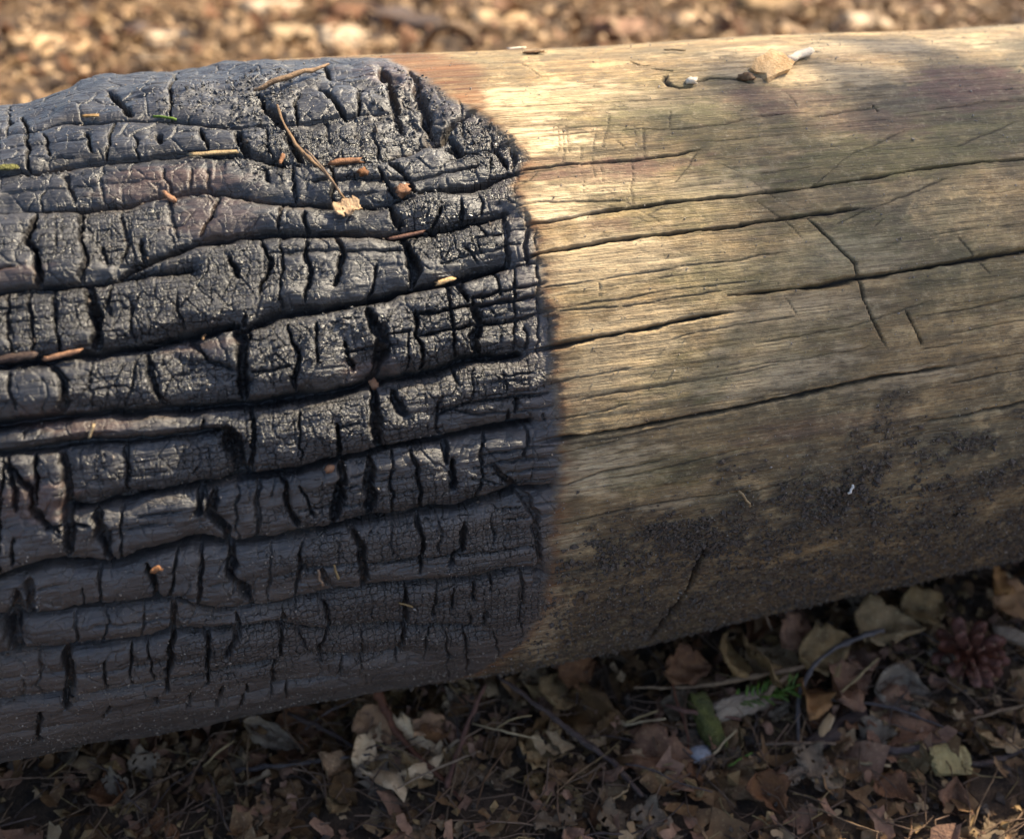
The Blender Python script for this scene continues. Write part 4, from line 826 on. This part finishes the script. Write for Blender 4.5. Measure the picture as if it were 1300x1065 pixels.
# fir sprig
fp = gpt(978, 888, .014); fs = empty('fir_sprig', fp, 'bright green fir sprig in the litter right of the cream bark piece', 'sprig')
ax = np.array([-.022, .002, .000]); st0 = np.array([.016, .003, .004])
tube('stem', [fp+st0, fp+st0*.3+ax*.3, fp+ax], [.0006,.0009,.001], M_green, fs)
r_ = np.random.default_rng(4)
for k in range(34):
    u = k/33; c_ = fp+st0*(1-u)+ax*u; sd_ = 1 if k % 2 else -1
    d_ = np.array([.35+.15*r_.normal(), sd_*(.75+.2*r_.normal()), .55+.3*r_.normal()]); d_ /= np.linalg.norm(d_); Ln = .011*(1-.3*abs(u-.4))
    tube('needle', [c_, c_+d_*Ln*.5+np.array([0,0,.0008]), c_+d_*Ln], [.0006,.0007,.0002], M_green, fs, sides=5, knob=.02)

# pine cone
cp = gpt(1238, 832, .022); cone = empty('pine_cone', cp, 'open reddish brown pine cone lying on the litter at right', 'pine cone')
axc = Vector((-.12, -.78, .62)).normalized(); rotc = axc.to_track_quat('Z', 'Y').to_matrix()
def scale_mesh(L_, W_, seed):
    r_ = np.random.default_rng(seed); nu, nv = 7, 5; vs_ = []
    for i in range(nu):
        u = i/(nu-1); w = W_*(.28+.72*math.sin(min(1, u*1.15)*math.pi/2))*(1 if u < .82 else (1-(u-.82)/.18*.55))
        for j in range(nv):
            v = j/(nv-1)*2-1; vs_.append((u*L_, v*w/2, .12*L_*u*u-abs(v)**2*.16*W_+(.0012 if u > .8 and abs(v) < .6 else 0)+r_.normal()*.00012))
    N0 = len(vs_); vs_ += [(x, y, z-.0009-.0007*(x > L_*.8)) for x, y, z in vs_]
    I_ = np.arange(nu*nv).reshape(nu, nv); q = np.stack([I_[:-1,:-1], I_[1:,:-1], I_[1:,1:], I_[:-1,1:]], -1).reshape(-1, 4); q2 = [q, q[:, ::-1]+N0]
    per = np.array(list(I_[:, 0])+list(I_[-1, 1:])+list(I_[::-1, -1][1:])+list(I_[0, ::-1][1:-1])); nx_ = np.roll(per, -1)
    q2 = np.concatenate(q2+[np.stack([nx_, per, per+N0, nx_+N0], 1)]); vs_ = np.array(vs_)
    mi = (vs_[q2][:, :, 0].mean(1) > L_*.97).astype(int)
    return raw_mesh('scale', vs_, q2, [M_cone, M_conet], mi=mi)
SM = [scale_mesh(.0270, .0105, k) for k in range(4)]
me, base = tube_mesh('core', [(0,0,-.016), (0,0,0), (0,0,.013)], [.003, .0055, .002], M_cone); co_ = link(me, 'core', cone, rotc @ Vector(base)); co_.rotation_euler = rotc.to_euler()
for k in range(30):
    u = k/29; phi = k*2.39996; zc = -.014+u*.020; el = rad(-15+u*72); Ls = (1.0-.5*u**1.3)*(.8+.2*math.sin(min(1, u*3)*1.57))
    o = link(SM[k % 4], 'scale', cone)
    L_ = Matrix.Translation(Vector((0, 0, zc))) @ Matrix.Rotation(phi, 4, 'Z') @ Matrix.Rotation(-el, 4, 'Y') @ Matrix.Scale(Ls, 4)
    o.matrix_local = rotc.to_4x4() @ L_

# fill of leaves, one colour family each; copies share meshes
LM = [leaf_mesh(k_, .034, c_, f_, 300+i, t_, m_) for i, (k_, c_, f_, t_, m_) in enumerate([('birch',.4,.3,0,M_leaf),('oval',.3,.5,.2,M_leafp),('scrap',.5,.3,.6,M_leaf),('long',.4,.3,0,M_leafr),('birch',-.3,.2,.4,M_leafp),('scrap',.3,.6,.8,M_leafg),('oval',.6,.3,.5,M_leaf),('birch',.5,.6,.2,M_leafr)])]
rr_ = np.random.default_rng(11)
def front_pt():                                # somewhere on the strip of ground before the log that shows in the photo, and a little round it
    while True:
        px = rr_.uniform(-60, 1380); lo = np.interp(px, [0, 400, 800, 1300], [970, 895, 826, 700]); py = rr_.uniform(lo-14, 1110)
        if rr_.uniform() < .35+.65*(py < 1000): return gpt(px, py, 0)
LK = ['dark brown pointed', 'tan rounded', 'ragged dark brown', 'narrow russet', 'torn tan pointed', 'ragged greyish', 'curled dark brown', 'folded russet']
fill = 0
while fill < 255:
    x, y, _z = front_pt(); ki = int(rr_.integers(len(LM))); o = link(LM[ki], 'dead_leaf'); s_ = rr_.uniform(.35, .85)
    o.location = (x, y, float(gh(x, y))+rr_.uniform(.001, .010)); o.rotation_euler = (rr_.normal()*.45, rr_.normal()*.4, rr_.uniform(0, 6.3)); o.scale = (s_, s_, s_)
    tag(o, LK[ki]+' dead leaf among the shaded litter before the log', 'leaf', LK[ki]+' dead leaves in the litter before the log'); fill += 1
TW = [tube_mesh('twig', [(0,0,0), (.02,.0006*a,.003), (.045,-.0008*a,.001), (.07,.001*a,.0)], [.0007,.0009,.0007,.0004], [M_twig, M_twigp, M_twig, M_needle][a % 4], seed=a)[0] for a in range(1, 5)]
for k in range(150):
    x, y, _z = front_pt(); o = link(TW[k % 4], 'twig'); s_ = rr_.uniform(.3, .8)
    o.location = (x, y, float(gh(x, y))+rr_.uniform(.005, .014)); o.rotation_euler = (rr_.normal()*.1, rr_.normal()*.2, rr_.uniform(0, 6.3)); o.scale = (s_, s_, s_)
    kd_ = ('dark bark', 'tan', 'slim dark', 'brown needle like')[k % 4]; tag(o, kd_+' dry twig scattered among the shaded dead leaves before the log', 'twig', kd_+' twigs in the litter before the log')

def needles(name, k, xr_, yr_, Ln, rd, m_, label, seed, zhi=.014, cat='needles'):
    r_ = np.random.default_rng(seed); x = r_.uniform(*xr_, k); y = r_.uniform(*yr_, k); z = gh(x, y)+r_.uniform(.001, zhi, k); a = r_.uniform(0, 2*np.pi, k); sl2 = r_.normal(size=k)*.22
    d = np.stack([np.cos(a), np.sin(a), sl2], -1); p = np.stack([x, y, z], -1); L_ = Ln*r_.uniform(.5, 1.3, k)[:, None]; bend = np.stack([-np.sin(a), np.cos(a), r_.normal(size=k)*.6], -1)*L_*r_.normal(size=(k, 1))*.12
    rr = (rd*r_.uniform(.6, 1.4, k))[:, None]; s1 = np.stack([-np.sin(a), np.cos(a), 0*a], -1)*rr; s2 = np.stack([0*a, 0*a, 1+0*a], -1)*rr
    pts = []
    for t_, o_ in ((-.5, 0), (0, 1), (.5, 0)):
        c_ = p+d*L_*t_+bend*o_
        for u_, v_ in ((1, -.5), (-1, -.5), (0, 1)): pts.append(c_+s1*u_*(1 if t_ < .4 else .4)+s2*v_)
    v = np.stack(pts, 1).reshape(-1, 3); f = []
    for s_ in (0, 3):
        for j in range(3): f.append([s_+j, s_+(j+1) % 3, s_+3+(j+1) % 3, s_+3+j])
    f = np.array(f); q = (f[None]+np.arange(k)[:, None, None]*9).reshape(-1, 4)
    o = link(raw_mesh(name, v, q, m_), name); return tag(o, label, cat, kind='stuff')
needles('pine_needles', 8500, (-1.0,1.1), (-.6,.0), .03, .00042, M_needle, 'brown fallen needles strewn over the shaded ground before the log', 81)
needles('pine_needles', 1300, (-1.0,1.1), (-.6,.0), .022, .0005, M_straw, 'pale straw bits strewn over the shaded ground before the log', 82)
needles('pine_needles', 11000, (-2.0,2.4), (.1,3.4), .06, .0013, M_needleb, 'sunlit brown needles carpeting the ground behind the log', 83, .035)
def crumbs(name, k, xr_, yr_, szf, m_, label, seed, zhi, cat):
    r_ = np.random.default_rng(seed); x = r_.uniform(*xr_, k); y = r_.uniform(*yr_, k); p = np.stack([x, y, gh(x, y)+r_.uniform(0, zhi, k)], -1)
    o = link(scatter_mesh(name, p, szf(r_, k), m_, seed), name); return tag(o, label, cat, kind='stuff')
def scraps(name, k, xr_, yr_, sz, m_, label, seed, zhi):
    # torn leaf scraps: small bent plates, each its own outline
    r_ = np.random.default_rng(seed); x = r_.uniform(*xr_, k); y = r_.uniform(*yr_, k); c_ = np.stack([x, y, gh(x, y)+r_.uniform(0, zhi, k)], -1)
    gu, gv = np.meshgrid(np.linspace(-1, 1, 4), np.linspace(-1, 1, 3), indexing='ij'); g0 = np.stack([gu, gv*.6, 0*gu], -1).reshape(1, -1, 3)
    v = np.repeat(g0, k, 0)+r_.normal(size=(k, 12, 3))*np.array([.16, .16, .10]); v[..., 2] += r_.normal(size=(k, 1))*.35*v[..., 0]**2+r_.normal(size=(k, 1))*.4*v[..., 1]**2
    a, tx_, ty_ = r_.uniform(0, 6.28, k), r_.normal(size=k)*.4, r_.normal(size=k)*.4
    v = v*(sz*r_.gamma(4, .25, k))[:, None, None]; z_ = v[..., 2]+v[..., 0]*tx_[:, None]+v[..., 1]*ty_[:, None]
    xx = v[..., 0]*np.cos(a)[:, None]-v[..., 1]*np.sin(a)[:, None]; yy = v[..., 0]*np.sin(a)[:, None]+v[..., 1]*np.cos(a)[:, None]
    P_ = np.stack([xx, yy, z_], -1)+c_[:, None]; I_ = np.arange(12).reshape(4, 3); f = np.stack([I_[:-1,:-1], I_[1:,:-1], I_[1:,1:], I_[:-1,1:]], -1).reshape(-1, 4)
    o = link(raw_mesh(name, P_.reshape(-1, 3), (f[None]+np.arange(k)[:, None, None]*12).reshape(-1, 4), m_), name); return tag(o, label, 'litter', kind='stuff')
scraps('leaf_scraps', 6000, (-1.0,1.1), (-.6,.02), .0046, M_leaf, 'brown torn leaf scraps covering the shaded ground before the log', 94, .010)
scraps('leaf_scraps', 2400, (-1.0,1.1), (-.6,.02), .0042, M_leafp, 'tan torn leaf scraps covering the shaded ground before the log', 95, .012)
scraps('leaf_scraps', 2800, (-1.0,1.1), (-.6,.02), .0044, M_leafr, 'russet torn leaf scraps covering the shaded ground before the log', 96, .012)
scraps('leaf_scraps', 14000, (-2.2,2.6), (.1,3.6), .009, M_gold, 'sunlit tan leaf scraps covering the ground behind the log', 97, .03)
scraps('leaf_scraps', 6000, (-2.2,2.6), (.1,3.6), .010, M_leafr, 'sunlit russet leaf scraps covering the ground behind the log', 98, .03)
crumbs('soil_crumbs', 7000, (-1.0,1.1), (-.6,.05), lambda r, k: r.gamma(3, .0006, k)+.0005, M_crumb, 'dark soil crumbs between the shaded leaves before the log', 91, .008, 'soil')
crumbs('litter_flakes', 4500, (-1.0,1.1), (-.6,.05), lambda r, k: r.gamma(3, .0007, k)+.0006, M_leafp, 'small tan litter flakes between the shaded leaves before the log', 92, .011, 'litter')
crumbs('litter_flakes', 7000, (-.7,1.6), (.05,2.8), lambda r, k: r.gamma(3, .0022, k)+.002, M_chip, 'small sunlit bark flakes covering the ground behind the log', 93, .016, 'litter')

# a pine bough added out of frame to dapple the sun on the log's right
bp = np.array(surf(1130, 400)[0])+np.array(SD)*1.5
bough = empty('added_pine_bough', bp, 'unseen pine bough added above the right end of the log for its dappled shade', 'branch')
r_ = np.random.default_rng(5); tw_ = []
tube('limb', [bp+np.array([-.10,0,-.02]), bp+np.array([.10,.03,.06]), bp+np.array(SD)*.9, bp+np.array(SD)*2.2+np.array([0,0,.5])], [.002,.003,.012,.03], M_twig, bough)
nd = []
for k in range(34):
    u = r_.uniform(0, .95); c0 = bp+np.array([u*.34-.12, u*.08-.02, u*.04])+np.array(SD)*r_.uniform(0, .25); d_ = np.array([-.3+.6*r_.normal(), .6*r_.normal(), .25*r_.normal()]); d_ /= np.linalg.norm(d_); Ln = r_.uniform(.06, .17)
    tube('twig', [c0, c0+d_*Ln*.5+np.array([0,0,-.01]), c0+d_*Ln], [.003,.0022,.0014], M_twig, bough, sides=5)
    for a in np.linspace(.3, 1.1, 22):
        for g_ in range(5): nd.append((c0+d_*Ln*a, d_*.9+r_.normal(size=3)*.65))
nd_p = np.array([a for a, _ in nd]); nd_d = np.array([d for _, d in nd]); nd_d /= np.linalg.norm(nd_d, axis=1, keepdims=True)
sd_ = np.cross(nd_d, r_.normal(size=nd_d.shape)); sd_ /= np.linalg.norm(sd_, axis=1, keepdims=True); s2_ = np.cross(nd_d, sd_); k = len(nd)
v = np.stack([nd_p+sd_*.0009, nd_p-sd_*.0009, nd_p+s2_*.0012, nd_p+nd_d*.05], 1)-bp
fc = np.array([[0,1,3],[1,2,3],[2,0,3]])
o = link(raw_mesh('foliage', v.reshape(-1, 3), (fc[None]+np.arange(k)[:, None, None]*4).reshape(-1, 3), M_green, smooth=False), 'foliage', bough); o['kind'] = 'stuff'

# behind the log: sunlit chips and leaves
CM = [chunk_mesh('wood_chip', (.05, .022, .010), 200+k, [M_chip, M_chip, M_leafr, M_chipp, M_twig][k], .16, (6,4,3), .35) for k in range(5)]
def bchip(px, py, lenpx, ang, me, label, cat='wood chip', nm='wood_chip', group=None, z=.01, fat=1):
    p = gpt(px, py, z); s_ = lenpx*np.linalg.norm(p-CAM)/F/.05; o = link(me, nm); o.location = p; o.rotation_euler = (.2, .15, ang); o.scale = (s_, s_*fat, s_); return tag(o, label, cat, group)
for px, py, l, a, m_, lb, ft in [(444,50,62,.1,3,'pale rounded chip above the middle of the charred top',2.0),(372,44,50,.3,3,'light chip left of the pale rounded chip behind the log',1.6),(218,52,50,.4,3,'pale oval chip behind the left end of the log',1.8),
        (255,62,36,0,3,'small pale chip just behind the charred top at left',1.3),(530,33,110,-.35,4,'dark brown stick behind the log at centre left',.8),(350,12,70,.5,3,'pale slanting chip at the top edge left of centre',1.0),
        (1105,30,56,0,3,'pale chip behind the right part of the log',1.5),(470,22,90,.1,2,'long brown chip at the top edge left of centre',1.0),(180,38,60,1.2,4,'dark bark piece behind the left end of the log',1.5),
        (60,60,80,.6,0,'broad tan chip behind the log at the left frame edge',1.4),(640,28,70,-.2,0,'brown chip at the top edge at centre',1.5),(800,40,90,.3,2,'rusty chip behind the bare wood right of centre',1.2),(985,12,90,-.2,0,'tan chip at the top edge right of centre',1.2)]:
    bchip(px, py, l, a, CM[m_], lb, fat=ft)
gtwig('twig', [(540,58,.02),(552,38,.05),(575,33,.06),(598,42,.04),(604,58,.02)], [.006,.007,.007,.006,.004], M_twigp, 'arched brown root loop behind the charred top')
for k in range(285):
    u = rr_.uniform(); y = .2+2.4*u**.8; x = rr_.uniform(-.45-.1*y, .75+.55*y); s_ = rr_.uniform(.45, 1.25); j = int(rr_.integers(0, 9)) 
    if j < 6: o = link(CM[j % 5], 'wood_chip'); kd_ = ('tan brown', 'light tan', 'russet', 'pale', 'dark bark coloured')[j % 5]; tag(o, kd_+' wood chip lying out of focus on the sunlit ground behind the log', 'wood chip', kd_+' wood chips behind the log')
    else: kd_ = LK[(j*3+k) % 8]; o = link(LM[(j*3+k) % 8], 'dead_leaf'); s_ *= 1.6; tag(o, kd_+' dead leaf lying out of focus behind the log', 'leaf', kd_+' dead leaves behind the log')
    o.location = (x, y, float(gh(x, y))+rr_.uniform(.004, .02)); o.rotation_euler = (rr_.normal()*.3, rr_.normal()*.3, rr_.uniform(0, 6.3)); o.scale = (s_, s_*rr_.uniform(.7, 1.6), s_*1.2)
print('log quads', len(Q), 'cols', nx, 'rows', ny)
